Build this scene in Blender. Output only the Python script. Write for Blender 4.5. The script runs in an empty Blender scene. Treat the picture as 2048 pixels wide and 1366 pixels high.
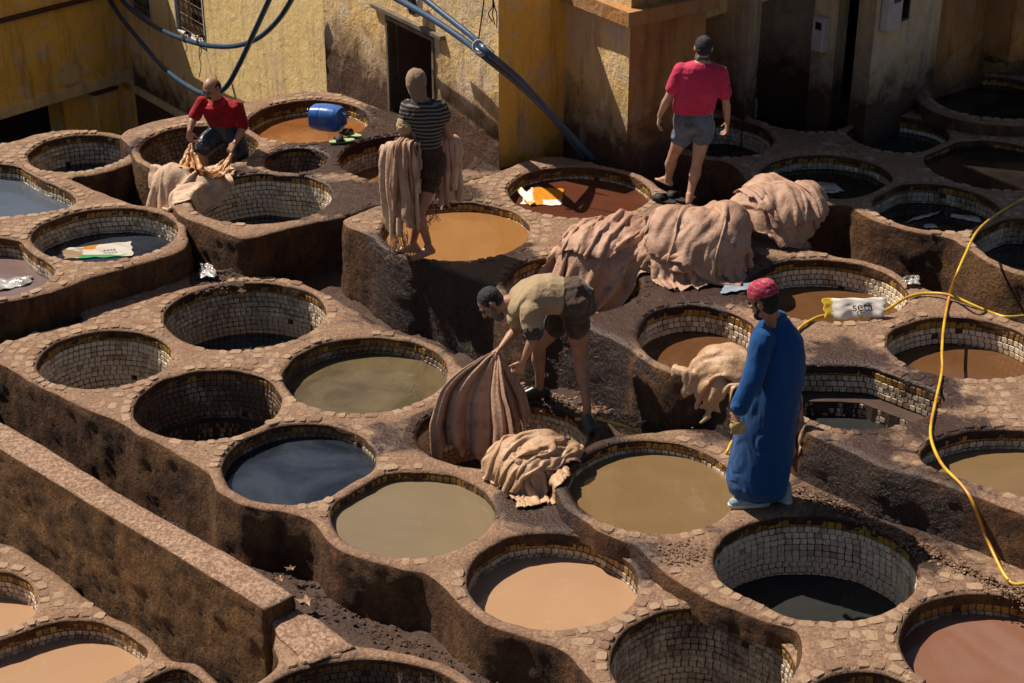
import bpy, bmesh, math, random, zlib, base64
import numpy as np
from mathutils import Vector, Matrix, Quaternion
from mathutils.geometry import delaunay_2d_cdt

SC = bpy.context.scene
COL = SC.collection
R_ = math.radians
random.seed(7)
rng = np.random.default_rng(7)

# ------------------------------------------------------------------ camera
PITCH = R_(27.0); FPX = 3315.0; CH = 6.4          # looking down over the yard from a roof terrace
cam_d = bpy.data.cameras.new('camera'); cam = bpy.data.objects.new('camera', cam_d); COL.objects.link(cam)
cam.location = (0, 0, CH); cam.rotation_euler = (R_(90) - PITCH, 0, 0)
cam_d.sensor_width = 36; cam_d.lens = FPX / 2048 * 36
cam_d.clip_start = 0.1; cam_d.clip_end = 600
SC.camera = cam

# ------------------------------------------------------------------ sky, sun, exposure
SUN_AZ = math.atan2(0.51, -0.86)                   # direction towards the sun in the ground plane
SUN_EL = R_(54)
W = bpy.data.worlds.new('World'); SC.world = W; W.use_nodes = True
nt = W.node_tree; bg = nt.nodes['Background']
sky = nt.nodes.new('ShaderNodeTexSky'); sky.sky_type = 'NISHITA'; sky.sun_disc = False
sky.sun_elevation = SUN_EL; sky.sun_rotation = R_(90) - SUN_AZ
sky.air_density = 1.0; sky.dust_density = 1.0; sky.ozone_density = 1.0
nt.links.new(sky.outputs[0], bg.inputs[0]); bg.inputs[1].default_value = 0.044
sl = bpy.data.lights.new('sun', 'SUN'); sun = bpy.data.objects.new('sun', sl); COL.objects.link(sun)
sl.energy = 5.0; sl.angle = R_(0.55); sl.color = (1.0, 0.90, 0.76)
sd = Vector((math.cos(SUN_AZ) * math.cos(SUN_EL), math.sin(SUN_AZ) * math.cos(SUN_EL), math.sin(SUN_EL)))
sun.rotation_euler = sd.to_track_quat('Z', 'Y').to_euler(); sun.location = sd * 40
SC.render.engine = 'CYCLES'
vs = SC.view_settings; vs.view_transform = 'Standard'; vs.look = 'None'; vs.gamma = 1; vs.exposure = 0.4; vs.use_curve_mapping = False

# ------------------------------------------------------------------ surveying helpers: where a sight line meets a level or an upright plane
_cp, _sp = math.cos(PITCH), math.sin(PITCH)
def ray(x, y):
    u = (x - 1024) / FPX; v = (y - 683) / FPX
    return Vector((u, _cp - v * _sp, -_sp - v * _cp))
def P(x, y, z=0.0):
    r = ray(x, y); t = (z - CH) / r.z
    return Vector((r.x * t, r.y * t, z))
def Q(x, y, Y):
    r = ray(x, y); t = Y / r.y
    return Vector((r.x * t, Y, CH + r.z * t))

# ------------------------------------------------------------------ numpy noise
def _h(ix, iy, iz, seed):
    n = (ix * 374761393 + iy * 668265263 + iz * 2147483647 + seed * 974634777) & 0xffffffff
    n = ((n ^ (n >> 13)) * 1274126177) & 0xffffffff
    n = (n ^ (n >> 16)) & 0xffffffff
    return n / 4294967295.0
def vnoise(p, seed=0):
    p = np.asarray(p, float); i = np.floor(p).astype(np.int64); f = p - i; f = f * f * (3 - 2 * f)
    r = 0
    for dx in (0, 1):
        for dy in (0, 1):
            for dz in (0, 1):
                w = (f[:, 0] if dx else 1 - f[:, 0]) * (f[:, 1] if dy else 1 - f[:, 1]) * (f[:, 2] if dz else 1 - f[:, 2])
                r = r + w * _h(i[:, 0] + dx, i[:, 1] + dy, i[:, 2] + dz, seed)
    return r * 2 - 1
def fbm(p, sc=1.0, oct=4, seed=0, gain=.5):
    p = np.asarray(p, float) * sc; a = 1; s = 0; t = 0
    for o in range(oct):
        s = s + a * vnoise(p + 17.3 * o, seed + o); t += a; a *= gain; p = p * 2.03
    return s / t

# ------------------------------------------------------------------ object helpers
def link(o, parent=None):
    COL.objects.link(o)
    if parent: o.parent = parent
    return o
def mesh_obj(name, verts, faces, mat, parent=None, smooth=True, origin=None):
    me = bpy.data.meshes.new(name)
    if origin is not None:
        verts = np.asarray(verts, float) - np.asarray(origin, float)
    me.from_pydata([tuple(map(float, v)) for v in verts], [], [tuple(int(i) for i in f) for f in faces])
    if mat: me.materials.append(mat)
    if smooth: me.polygons.foreach_set('use_smooth', [True] * len(me.polygons))
    me.update()
    o = bpy.data.objects.new(name, me)
    if origin is not None:
        o.location = Vector(origin) - (parent.location if parent and parent.parent is None and parent.type == 'EMPTY' else Vector((0, 0, 0)))
    return link(o, parent)
def tag(o, label=None, cat=None, group=None, kind=None):
    if label: o['label'] = label
    if cat: o['category'] = cat
    if group: o['group'] = group
    if kind: o['kind'] = kind
    return o
def thing(name, label, cat, group=None):
    o = bpy.data.objects.new(name, None); link(o); o.empty_display_size = .1
    return tag(o, label, cat, group)
def tube(pts, rad, n=8, res=None, closed_ends=True):
    """verts, faces of a tube along a list of points; rad scalar or list"""
    pts = [Vector(p) for p in pts]; m = len(pts)
    rads = [rad] * m if not hasattr(rad, '__len__') else rad
    V = []; F = []; up = None
    for i, p in enumerate(pts):
        d = (pts[min(i + 1, m - 1)] - pts[max(i - 1, 0)]).normalized()
        if up is None:
            up = d.orthogonal().normalized()
        up = (up - d * up.dot(d)).normalized(); s = d.cross(up)
        for k in range(n):
            a = 2 * math.pi * k / n
            V.append(p + (up * math.cos(a) + s * math.sin(a)) * rads[i])
    for i in range(m - 1):
        for k in range(n):
            F.append((i * n + k, i * n + (k + 1) % n, (i + 1) * n + (k + 1) % n, (i + 1) * n + k))
    if closed_ends:
        F.append(tuple(range(n - 1, -1, -1))); F.append(tuple((m - 1) * n + k for k in range(n)))
    return V, F
def spline(pts, step=8):
    pts = [Vector(p) for p in pts]; out = []
    for i in range(len(pts) - 1):
        p0 = pts[max(i - 1, 0)]; p1 = pts[i]; p2 = pts[i + 1]; p3 = pts[min(i + 2, len(pts) - 1)]
        for k in range(step):
            t = k / step
            out.append(.5 * ((2 * p1) + (-p0 + p2) * t + (2 * p0 - 5 * p1 + 4 * p2 - p3) * t * t + (-p0 + 3 * p1 - 3 * p2 + p3) * t ** 3))
    out.append(pts[-1]); return out
class MB:
    def __init__(s): s.V = []; s.F = []
    def add(s, V, F):
        b = len(s.V); s.V += [Vector(v) for v in V]; s.F += [tuple(i + b for i in f) for f in F]; return s
    def box(s, c, dx, dy, dz, ax=(1, 0, 0), ay=(0, 1, 0), az=(0, 0, 1), bev=0):
        c, ax, ay, az = map(Vector, (c, ax, ay, az))
        bm = bmesh.new(); bmesh.ops.create_cube(bm, size=1)
        for v in bm.verts: v.co = Vector((v.co.x * dx, v.co.y * dy, v.co.z * dz))
        if bev: bmesh.ops.bevel(bm, geom=bm.edges[:], offset=bev, segments=1, affect='EDGES')
        bm.verts.index_update()
        s.add([c + ax * v.co.x + ay * v.co.y + az * v.co.z for v in bm.verts], [tuple(v.index for v in f.verts) for f in bm.faces]); bm.free(); return s
    def tube(s, pts, r, n=8): return s.add(*tube(pts, r, n))
    def build(s, name, mat, parent=None, smooth=True, origin=None): return mesh_obj(name, s.V, s.F, mat, parent, smooth, origin)
# ------------------------------------------------------------------ materials
def new_mat(name):
    m = bpy.data.materials.new(name); m.use_nodes = True
    return m, m.node_tree, m.node_tree.nodes['Principled BSDF']
class NG:
    """small node-graph writer"""
    def __init__(s, nt): s.t = nt
    def n(s, typ, **kw):
        nd = s.t.nodes.new(typ)
        for k, v in kw.items(): setattr(nd, k, v)
        return nd
    def l(s, a, b): s.t.links.new(a, b)
    def geo(s): return s.n('ShaderNodeNewGeometry').outputs['Position']
    def obj(s): return s.n('ShaderNodeTexCoord').outputs['Object']
    def rnd(s): return s.n('ShaderNodeObjectInfo').outputs['Random']
    def mapv(s, v, sc=(1, 1, 1), loc=(0, 0, 0)):
        m = s.n('ShaderNodeMapping'); s.l(v, m.inputs[0]); m.inputs['Scale'].default_value = sc; m.inputs['Location'].default_value = loc; return m.outputs[0]
    def noise(s, v, sc, det=4, rough=.55, dist=0):
        k = s.n('ShaderNodeTexNoise'); s.l(v, k.inputs['Vector']); k.inputs['Scale'].default_value = sc; k.inputs['Detail'].default_value = det
        k.inputs['Roughness'].default_value = rough; k.inputs['Distortion'].default_value = dist; return k.outputs[0]
    def vor(s, v, sc, feat='F1', rnd=1):
        k = s.n('ShaderNodeTexVoronoi', feature=feat); s.l(v, k.inputs['Vector']); k.inputs['Scale'].default_value = sc; k.inputs['Randomness'].default_value = rnd; return k.outputs[0]
    def ramp(s, f, stops, ease='LINEAR'):
        r = s.n('ShaderNodeValToRGB'); cr = r.color_ramp; cr.interpolation = ease
        while len(cr.elements) < len(stops): cr.elements.new(.5)
        for e, (p, c) in zip(cr.elements, stops):
            e.position = p; e.color = (c, c, c, 1) if not hasattr(c, '__len__') else (*c, 1)
        s.l(f, r.inputs[0]); return r.outputs[0]
    def mix(s, f, a, b, mode='MIX'):
        m = s.n('ShaderNodeMix', data_type='RGBA', blend_type=mode)
        for i, x in ((0, f), (6, a), (7, b)):
            if hasattr(x, 'links'): s.l(x, m.inputs[i])
            elif i == 0: m.inputs[0].default_value = x
            else: m.inputs[i].default_value = (*x, 1)
        return m.outputs[2]
    def math(s, op, a, b=0., c=0., clamp=False):
        m = s.n('ShaderNodeMath', operation=op, use_clamp=clamp)
        for i, x in enumerate((a, b, c)):
            if hasattr(x, 'links'): s.l(x, m.inputs[i])
            else: m.inputs[i].default_value = x
        return m.outputs[0]
    def attr(s, name): return s.n('ShaderNodeAttribute', attribute_name=name).outputs['Fac']
    def sep(s, v):
        k = s.n('ShaderNodeSeparateXYZ'); s.l(v, k.inputs[0]); return k.outputs
    def bump(s, h, dist=.01, strength=1., normal=None):
        b = s.n('ShaderNodeBump'); s.l(h, b.inputs['Height']); b.inputs['Distance'].default_value = dist; b.inputs['Strength'].default_value = strength
        if normal is not None: s.l(normal, b.inputs['Normal'])
        return b.outputs[0]
def put(g, bsdf, name, v):
    if hasattr(v, 'links'): g.l(v, bsdf.inputs[name])
    elif hasattr(v, '__len__'): bsdf.inputs[name].default_value = (*v, 1)
    else: bsdf.inputs[name].default_value = v

def mud_material(name, tops=((.37, .248, .150), (.20, .120, .070)), sides=((.045, .018, .009), (.150, .066, .025)), stone=False, wetbias=0.0):
    m, t, b = new_mat(name); g = NG(t); p = g.geo()
    big = g.noise(p, 1.3, 5, .6); mid = g.noise(p, 6, 6, .65, .4); fine = g.noise(p, 38, 5, .7); vfine = g.noise(p, 160, 3, .6)
    top = g.mix(g.ramp(mid, [(.32, 0.), (.68, 1.)]), tops[1], tops[0])
    top = g.mix(g.ramp(fine, [(.42, 1.), (.62, 0.)]), top, (.17, .088, .055))
    top = g.mix(g.math('MULTIPLY', g.ramp(vfine, [(.52, 0.), (.7, 1.)]), .45), top, (.55, .36, .25))
    if not stone:
        vc = g.vor(g.mix(.10, g.mapv(p, (1, 1, 0)), g.n('ShaderNodeTexNoise').outputs[1]) if False else g.mapv(p, (1, 1, 0)), 8.5, 'DISTANCE_TO_EDGE', .8); crack = g.ramp(vc, [(.0, 0.), (.07, 1.)])
        top = g.mix(g.math('MULTIPLY', g.math('SUBTRACT', 1., crack), g.math('MULTIPLY', g.ramp(big, [(.52, 0.), (.66, 1.)]), .5)), top, (.20, .115, .075))
    if stone:
        rn = g.rnd(); top = g.mix(g.ramp(rn, [(0., 0.), (1., .55)]), top, (.43, .30, .195))
        top = g.mix(g.ramp(rn, [(.0, .55), (.28, 0.)]), top, (.15, .085, .055))
    # crusted, dye-soaked upright faces, their shade darkened into the colour too
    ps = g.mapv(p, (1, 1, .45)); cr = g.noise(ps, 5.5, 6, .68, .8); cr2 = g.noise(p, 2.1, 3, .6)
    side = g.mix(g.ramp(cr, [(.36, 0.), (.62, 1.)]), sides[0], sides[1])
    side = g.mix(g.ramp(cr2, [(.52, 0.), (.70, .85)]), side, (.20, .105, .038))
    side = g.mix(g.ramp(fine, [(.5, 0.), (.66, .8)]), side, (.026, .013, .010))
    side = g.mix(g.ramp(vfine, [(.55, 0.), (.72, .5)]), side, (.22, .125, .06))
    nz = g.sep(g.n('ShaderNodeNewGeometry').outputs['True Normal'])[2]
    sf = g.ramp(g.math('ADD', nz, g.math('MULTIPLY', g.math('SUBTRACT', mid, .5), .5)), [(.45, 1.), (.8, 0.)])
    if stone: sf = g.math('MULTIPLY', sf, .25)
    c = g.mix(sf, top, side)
    # wet and dye-stained patches
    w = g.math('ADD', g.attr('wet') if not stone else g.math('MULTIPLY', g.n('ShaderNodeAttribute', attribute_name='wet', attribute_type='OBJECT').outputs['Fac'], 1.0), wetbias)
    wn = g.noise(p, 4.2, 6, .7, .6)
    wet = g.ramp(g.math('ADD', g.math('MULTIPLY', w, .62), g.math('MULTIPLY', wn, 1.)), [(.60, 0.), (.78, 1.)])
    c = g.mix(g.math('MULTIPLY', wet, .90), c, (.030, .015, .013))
    put(g, b, 'Base Color', c)
    put(g, b, 'Roughness', g.mix(wet, (.88,) * 3, (.30,) * 3))
    b.inputs['Specular IOR Level'].default_value = .32
    h = g.math('ADD', g.math('MULTIPLY', mid, 1.2), g.math('ADD', g.math('MULTIPLY', fine, .62), g.math('MULTIPLY', vfine, .16)))
    hs = g.math('MULTIPLY', g.math('MULTIPLY', g.noise(p, 24, 5, .72), 1.6), sf)
    if not stone: h = g.math('ADD', h, g.math('MULTIPLY', crack, .10))
    g.l(g.bump(g.math('ADD', g.math('MULTIPLY', h, .7), hs), .022 if not stone else .012), b.inputs['Normal'])
    return m
M = {}
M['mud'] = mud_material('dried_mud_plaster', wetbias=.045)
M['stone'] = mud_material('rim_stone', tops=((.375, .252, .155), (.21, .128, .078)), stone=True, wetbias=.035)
def tile_material(name, c1, c2, c3, stain=.5):
    m, t, b = new_mat(name); g = NG(t); p = g.geo(); r = g.rnd()
    c = g.mix(r, c1, c2); c = g.mix(g.ramp(r, [(.78, 0.), (1., 1.)]), c, c3)
    st = g.noise(g.mapv(p, (1, 1, .7)), 3.3, 6, .7, .5); sm = g.noise(p, 30, 4, .7)
    dz = g.n('ShaderNodeAttribute', attribute_name='soil', attribute_type='OBJECT').outputs['Fac']
    f = g.ramp(g.math('ADD', g.math('ADD', g.math('MULTIPLY', st, .9), g.math('MULTIPLY', sm, .35)), g.math('MULTIPLY', dz, .45)), [(.70, 0.), (1.06, 1.)])
    c = g.mix(g.math('MULTIPLY', f, stain), c, (.10, .048, .028))
    c = g.mix(g.math('MULTIPLY', g.ramp(sm, [(.5, 0.), (.7, 1.)]), .35), c, (.22, .12, .06))
    put(g, b, 'Base Color', c); b.inputs['Roughness'].default_value = .42; b.inputs['Specular IOR Level'].default_value = .4
    g.l(g.bump(g.noise(p, 60, 4, .6), .003), b.inputs['Normal']); return m
M['tile'] = tile_material('cream_glazed_tile', (.88, .75, .56), (.72, .57, .40), (.50, .33, .18), .92)
M['tile_y'] = tile_material('ochre_glazed_tile', (.40, .22, .035), (.27, .135, .024), (.14, .06, .02), .8)
def simple(name, col, rough=.6, bump=0, bsc=30, var=.0, metal=0, spec=.5, sc2=4, dark=None):
    m, t, b = new_mat(name); g = NG(t); p = g.obj()
    if var or dark:
        d = dark or tuple(c * (1 - var) for c in col)
        put(g, b, 'Base Color', g.mix(g.ramp(g.noise(p, sc2, 5, .65), [(.38, 0.), (.64, 1.)]), d, col))
    else: put(g, b, 'Base Color', col)
    b.inputs['Roughness'].default_value = rough; b.inputs['Metallic'].default_value = metal; b.inputs['Specular IOR Level'].default_value = spec
    if bump: g.l(g.bump(g.noise(p, bsc, 5, .65), bump), b.inputs['Normal'])
    return m
M['grout'] = simple('dark_grout', (.075, .042, .028), .9, .004, 40, .4)
def liquid_mat(name, c1, c2, ripple=.0008, rough=.06, sc=1.3, spec=.5):
    m, t, b = new_mat(name); g = NG(t); p = g.geo()
    f = g.ramp(g.noise(g.mapv(p, (1, 1, 0)), sc, 5, .6, 1.2), [(.38, 0.), (.66, 1.)])
    col = g.mix(f, c1, c2)
    fl = g.math('MULTIPLY', g.ramp(g.vor(p, 26), [(.05, 1.), (.10, 0.)]), g.ramp(g.noise(p, 1.7, 3, .6), [(.55, 0.), (.68, 1.)]))
    scum = g.math('MULTIPLY', g.ramp(g.noise(p, 5.5, 6, .75, 2.), [(.60, 0.), (.74, 1.)]), .22)
    col = g.mix(g.math('MAXIMUM', g.math('MULTIPLY', fl, .7), scum), col, tuple(min(.6, x * 1.7 + .05) for x in c2))
    put(g, b, 'Base Color', col); put(g, b, 'Roughness', g.math('ADD', g.math('MULTIPLY', scum, 1.2), rough)); b.inputs['IOR'].default_value = 1.33
    b.inputs['Specular IOR Level'].default_value = spec
    h = g.math('ADD', g.noise(p, 3.0, 3, .5, .6), g.math('MULTIPLY', g.noise(p, 18, 3, .6), .25))
    g.l(g.bump(h, ripple * 6), b.inputs['Normal']); return m
LQ = {
 'tan': liquid_mat('liquid_tan', (.36, .215, .125), (.375, .225, .13)),
 'olive': liquid_mat('liquid_olive', (.175, .130, .080), (.19, .142, .088)),
 'khaki': liquid_mat('liquid_khaki', (.165, .104, .048), (.185, .118, .054)),
 'ochre': liquid_mat('liquid_ochre', (.25, .115, .038), (.28, .13, .043), .0014),
 'orange': liquid_mat('liquid_orange', (.27, .105, .03), (.16, .06, .02), .0015),
 'redbrown': liquid_mat('liquid_redbrown', (.085, .028, .016), (.11, .036, .02)),
 'rose': liquid_mat('liquid_rose', (.19, .080, .042), (.22, .115, .085)),
 'mauve': liquid_mat('liquid_mauve', (.15, .105, .10), (.19, .125, .11), spec=.9),  # greyish tint of the reflected sky put into the liquid's colour
 'brown': liquid_mat('liquid_brown', (.10, .045, .018), (.125, .06, .026), .0012),
 'murky': liquid_mat('liquid_murky', (.080, .060, .032), (.135, .098, .052), .0018, sc=2),
 'ink': liquid_mat('liquid_ink', (.012, .015, .022), (.035, .042, .055), .0018, .05, 1.6, .9),
 'blue': liquid_mat('liquid_blue', (.07, .085, .11), (.085, .10, .125), .0006, .08, 1.0, .9),
 'slate': liquid_mat('liquid_slate', (.022, .024, .024), (.035, .034, .032), .0012),
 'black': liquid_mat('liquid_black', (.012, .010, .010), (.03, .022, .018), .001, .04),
}
# ------------------------------------------------------------------ polygon helpers
def resample(loop, step, closed=True):
    p = np.asarray(loop, float)[:, :2]
    q = np.vstack([p, p[:1]]) if closed else p
    seg = np.linalg.norm(np.diff(q, axis=0), axis=1); L = np.concatenate([[0], np.cumsum(seg)])
    n = max(6, int(round(L[-1] / step))); s = np.linspace(0, L[-1], n, endpoint=not closed)
    return np.stack([np.interp(s, L, q[:, 0]), np.interp(s, L, q[:, 1])], 1)
def chaikin(p, it=2):
    p = np.asarray(p, float)
    for _ in range(it):
        n = np.roll(p, -1, 0); p = np.stack([.75 * p + .25 * n, .25 * p + .75 * n], 1).reshape(-1, p.shape[1])
    return p
def area(p): return .5 * np.sum(p[:, 0] * np.roll(p[:, 1], -1) - np.roll(p[:, 0], -1) * p[:, 1])
def ccw(p): return p if area(p) > 0 else p[::-1].copy()
def normals(p):      # outward normals of a ccw loop
    t = np.roll(p, -1, 0) - np.roll(p, 1, 0); t /= np.linalg.norm(t, axis=1)[:, None] + 1e-9
    return np.stack([t[:, 1], -t[:, 0]], 1)
def inside(pts, poly):
    x, y = pts[:, 0], pts[:, 1]; r = np.zeros(len(pts), bool); q = np.roll(poly, -1, 0)
    for (x1, y1), (x2, y2) in zip(poly, q):
        c = ((y1 > y) != (y2 > y)); r ^= c & (x < (x2 - x1) * (y - y1) / ((y2 - y1) or 1e-12) + x1)
    return r
def dist(pts, poly):
    out = np.empty(len(pts))
    for i in range(0, len(pts), 2000):
        d = pts[i:i + 2000, None, :] - poly[None]; out[i:i + 2000] = np.sqrt((d ** 2).sum(2).min(1))
    return out
def xyz(p, z=0.): return np.column_stack([p, np.full(len(p), z) if np.isscalar(z) else z])

Z = dict(lower=0., middle=.13, upper_left=.29, washing=.37, upper=.53, shaded=.55, gutter=-.40, front=-1.0, corner=-.36)
GROUND_WET = []      # (x, y, radius, amount): puddles and soaked spots, world coordinates
def wet_at(p):
    w = np.zeros(len(p))
    for x, y, r, a in GROUND_WET:
        w = np.maximum(w, a * np.clip(1.4 - np.hypot(p[:, 0] - x, p[:, 1] - y) / r, 0, 1))
    return w
def top_height(p, z, d):
    q = xyz(p, z)
    return z + .010 * fbm(q, 1.6, 3, 3) + .006 * fbm(q, 9, 3, 5) - .020 * np.exp(-(d / .022) ** 2)

VATS = {}
def vat(key, terrace, label, ell=None, poly=None, ly=None, liq='ink', floor=None, collar=.05, soil=.4, rows=None, step=None, group=None, yrows=1, water=None, warp=.012, curb=0.):
    z = Z[terrace] + curb
    if ell:
        l, r, t, b = ell; xc = (l + r) / 2
        yt, yb = P(xc, t, z).y, P(xc, b, z).y; yc = (yt + yb) / 2
        yp = t + (b - t) * .47
        xl, xr = P(l, yp, z).x, P(r, yp, z).x
        cx, rx, ry = (xl + xr) / 2, (xr - xl) / 2, (yt - yb) / 2
        a = np.linspace(0, 2 * math.pi, 160, endpoint=False); k = len(VATS)
        rr = 1 + warp * np.sin(2 * a + k) + warp * .6 * np.sin(3 * a + 2.1 * k)
        loop = np.stack([cx + rx * rr * np.cos(a), yc + ry * rr * np.sin(a)], 1)
    else:
        loop = chaikin([P(x, y, z)[:2] for x, y in poly], 2)
    loop = ccw(loop); loop = resample(loop, .03)
    j = fbm(xyz(loop, z), 7, 3, 11) * .014
    loop = loop + normals(loop) * j[:, None]
    far = loop[loop[:, 1].argmax()]
    lev = None
    if ly is not None:
        lev = Q(1024, ly, far[1] + .015).z
    VATS[key] = dict(key=key, terrace=terrace, z=z, loop=loop, label=label, lev=lev, liq=liq, floor=floor if floor else ((z - lev + .12) if lev is not None else .6),
                     collar=collar, soil=soil, c=loop.mean(0), step=step, yrows=yrows, rows=rows, curb=curb)

# --- vats (the outlines were read off the photograph at each terrace's own level)
# upper-left terrace
vat('A1', 'upper_left', 'round tiled vat with a low dark blue pool, left-most one beside the yellow building', (60, 259, 266, 342), ly=325, liq='ink')
vat('A2', 'upper_left', 'angular vat full of grey-blue liquid at the left edge of the photo', poly=[(-110, 318), (34, 326), (54, 343), (150, 386), (153, 402), (128, 418), (0, 434), (-120, 434)], ly=352, liq='blue')
vat('A3', 'upper_left', 'round vat of dark liquid with a soaked white and green sack floating in it', (69, 354, 412, 521), ly=463, liq='ink')
vat('A4', 'upper_left', 'angular vat of pinkish liquid at the left edge with clear plastic floating in it', poly=[(-110, 470), (34, 473), (52, 492), (110, 531), (112, 546), (72, 577), (0, 594), (-110, 600)], ly=510, liq='mauve')
# washing terrace
vat('B1', 'washing', 'tiled vat in which the man in the red shirt kneels', (281, 516, 249, 336), floor=.50, soil=.9)
vat('B2', 'washing', 'wide pale tiled vat, nearly empty, below the man in the red shirt', (385, 666, 344, 445), ly=428, liq='slate', collar=.04, soil=.25)
vat('B3', 'washing', 'smallest vat, dark inside, between the red-shirted man and the striped-shirted man', (530, 655, 294, 345), floor=.35, soil=.9)
vat('B4', 'washing', 'vat of orange-brown liquid behind the man in the striped shirt', (681, 946, 267, 362), ly=325, liq='orange', collar=.10)
vat('B5', 'washing', 'orange vat with the blue plastic jerrycan at its edge', (499, 737, 197, 285), ly=228, liq='orange', collar=.10)
# upper terrace
vat('C1', 'upper', 'brim-full ochre vat in front of the man in the striped shirt', (764, 1060, 402, 518), ly=421, liq='ochre', collar=.03)
vat('C2', 'upper', 'red-brown vat with a white and orange sack floating on its left side', (1014, 1302, 331, 434), ly=356, liq='redbrown', collar=.06)
vat('C3', 'upper', 'half hidden vat under the heap of hides, behind the bending man', (1010, 1285, 508, 622), ly=570, liq='khaki', soil=.7)
vat('C4', 'upper', 'tiled vat of brown liquid to the left of the man in the blue robe', (1275, 1520, 608, 742), ly=662, liq='brown', soil=.3)
vat('C5', 'upper', 'wide tiled vat with brown water and a printed white sack on its near rim', (1492, 1812, 516, 642), ly=571, liq='brown', soil=.15)
vat('C6', 'upper', 'tiled vat of brown liquid under the hanging yellow hose, right edge', (1778, 2078, 631, 757), ly=687, liq='brown', soil=.2)
vat('C7', 'upper', 'eight-sided tiled vat with a ledge inside, right of the man in the blue robe', poly=[(1568, 728), (1611, 725), (1737, 727), (1768, 741), (1896, 786), (1891, 797), (1854, 830), (1806, 847), (1707, 860), (1621, 838), (1560, 800)], floor=.42, ly=812, liq='slate', soil=.55, step=(.26, .13))
vat('C8', 'upper', 'eight-sided vat of muddy liquid at the right edge, below the brown vat', poly=[(1838, 905), (1858, 882), (1925, 858), (2060, 853), (2200, 880), (2260, 950), (2150, 1016), (2040, 990), (1930, 957), (1850, 927)], ly=895, liq='khaki', soil=.4)
# middle terrace
vat('D1', 'middle', 'brim-full khaki vat at the feet of the man in the blue robe', (1136, 1478, 879, 1062), ly=903, liq='khaki', collar=.03)
vat('D2', 'middle', 'deepest and largest white-tiled vat with near-black water, in the right foreground', (1427, 1838, 1028, 1238), ly=1146, liq='slate', soil=.25)
vat('D3', 'middle', 'vat of rusty rose liquid in the bottom right corner', (1801, 2190, 1184, 1420), ly=1226, liq='rose', soil=.75, collar=.09)
vat('D5', 'middle', 'vat showing only its far rim at the bottom edge, right of centre', (1605, 1862, 1340, 1480), floor=.4)
# lower terrace
vat('E1', 'lower', 'deep tiled vat with dark water, top one of the lower terrace', (331, 649, 561, 697), ly=664, liq='ink', collar=.06, soil=.45)
vat('E2', 'lower', 'empty white-tiled vat at the left end of the lower terrace', (77, 341, 659, 775), floor=.70, soil=.15)
vat('E3', 'lower', 'empty brown-stained tiled vat with a ledge near its bottom', (268, 567, 738, 877), floor=.72, soil=1.0, step=(.46, .07), collar=.05)
vat('E4', 'lower', 'wide vat of murky olive-brown liquid in the middle of the lower terrace', (565, 898, 672, 823), ly=706, liq='murky', collar=.04, soil=.8)
vat('E5', 'lower', 'vat of inky liquid with blue sheen, second from the front corner', (445, 753, 845, 1004), ly=872, liq='ink', collar=.04, soil=.8)
vat('E6', 'lower', 'tiled vat into which the bending man lowers a hide', (836, 1176, 798, 937), floor=.55, soil=.35)
vat('E7', 'lower', 'brim-full pale olive vat at the foremost corner of the lower terrace', (662, 988, 938, 1112), ly=958, liq='olive', collar=.03)
vat('E8', 'lower', 'vat full of smooth tan liquid in the bottom centre', (933, 1275, 1063, 1256), ly=1111, liq='tan', collar=.08, soil=.5)
vat('E9', 'lower', 'deep tiled vat at the bottom edge, below the near-black one', (1222, 1592, 1214, 1450), floor=.8, soil=.55)
# corner and front basins
vat('F1', 'corner', 'vat ringed with big rough stones, cut by the bottom edge', (505, 945, 1316, 1520), floor=.5, soil=.9)
vat('G1', 'front', 'small vat of tan liquid in the lower left corner, upper one', poly=[(-160, 1130), (0, 1138), (36, 1146), (68, 1172), (78, 1207), (68, 1227), (0, 1262), (-150, 1300)], ly=1186, liq='tan', soil=.3)
vat('G2', 'front', 'wide angular vat of tan liquid in the lower left corner', poly=[(-120, 1300), (0, 1279), (92, 1242), (147, 1236), (212, 1241), (305, 1296), (280, 1322), (178, 1376), (40, 1450), (-120, 1470)], ly=1275, liq='tan', soil=.4)
vat('G3', 'front', 'vat of which only the far rim shows at the bottom left edge', poly=[(240, 1400), (300, 1352), (355, 1330), (384, 1340), (425, 1380), (400, 1440), (280, 1440)], floor=.4, soil=.7)
# shaded terrace
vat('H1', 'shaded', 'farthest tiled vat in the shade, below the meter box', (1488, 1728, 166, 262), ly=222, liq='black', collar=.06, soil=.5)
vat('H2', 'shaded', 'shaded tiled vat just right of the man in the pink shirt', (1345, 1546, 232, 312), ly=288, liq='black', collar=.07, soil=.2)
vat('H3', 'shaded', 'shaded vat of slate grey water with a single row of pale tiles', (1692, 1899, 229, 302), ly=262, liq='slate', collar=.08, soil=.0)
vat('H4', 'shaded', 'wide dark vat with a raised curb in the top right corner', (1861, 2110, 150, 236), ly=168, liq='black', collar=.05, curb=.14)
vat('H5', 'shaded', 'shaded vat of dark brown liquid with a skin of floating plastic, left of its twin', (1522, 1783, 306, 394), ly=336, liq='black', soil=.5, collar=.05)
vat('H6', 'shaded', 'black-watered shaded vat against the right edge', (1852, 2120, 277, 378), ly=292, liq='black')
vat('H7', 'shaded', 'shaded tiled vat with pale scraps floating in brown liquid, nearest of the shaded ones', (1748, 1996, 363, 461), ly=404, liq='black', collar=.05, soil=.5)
vat('H8', 'shaded', 'shaded tiled vat with grey water at the right edge under the yellow hose', (1952, 2170, 432, 545), ly=485, liq='slate', collar=.05, soil=.5)

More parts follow.
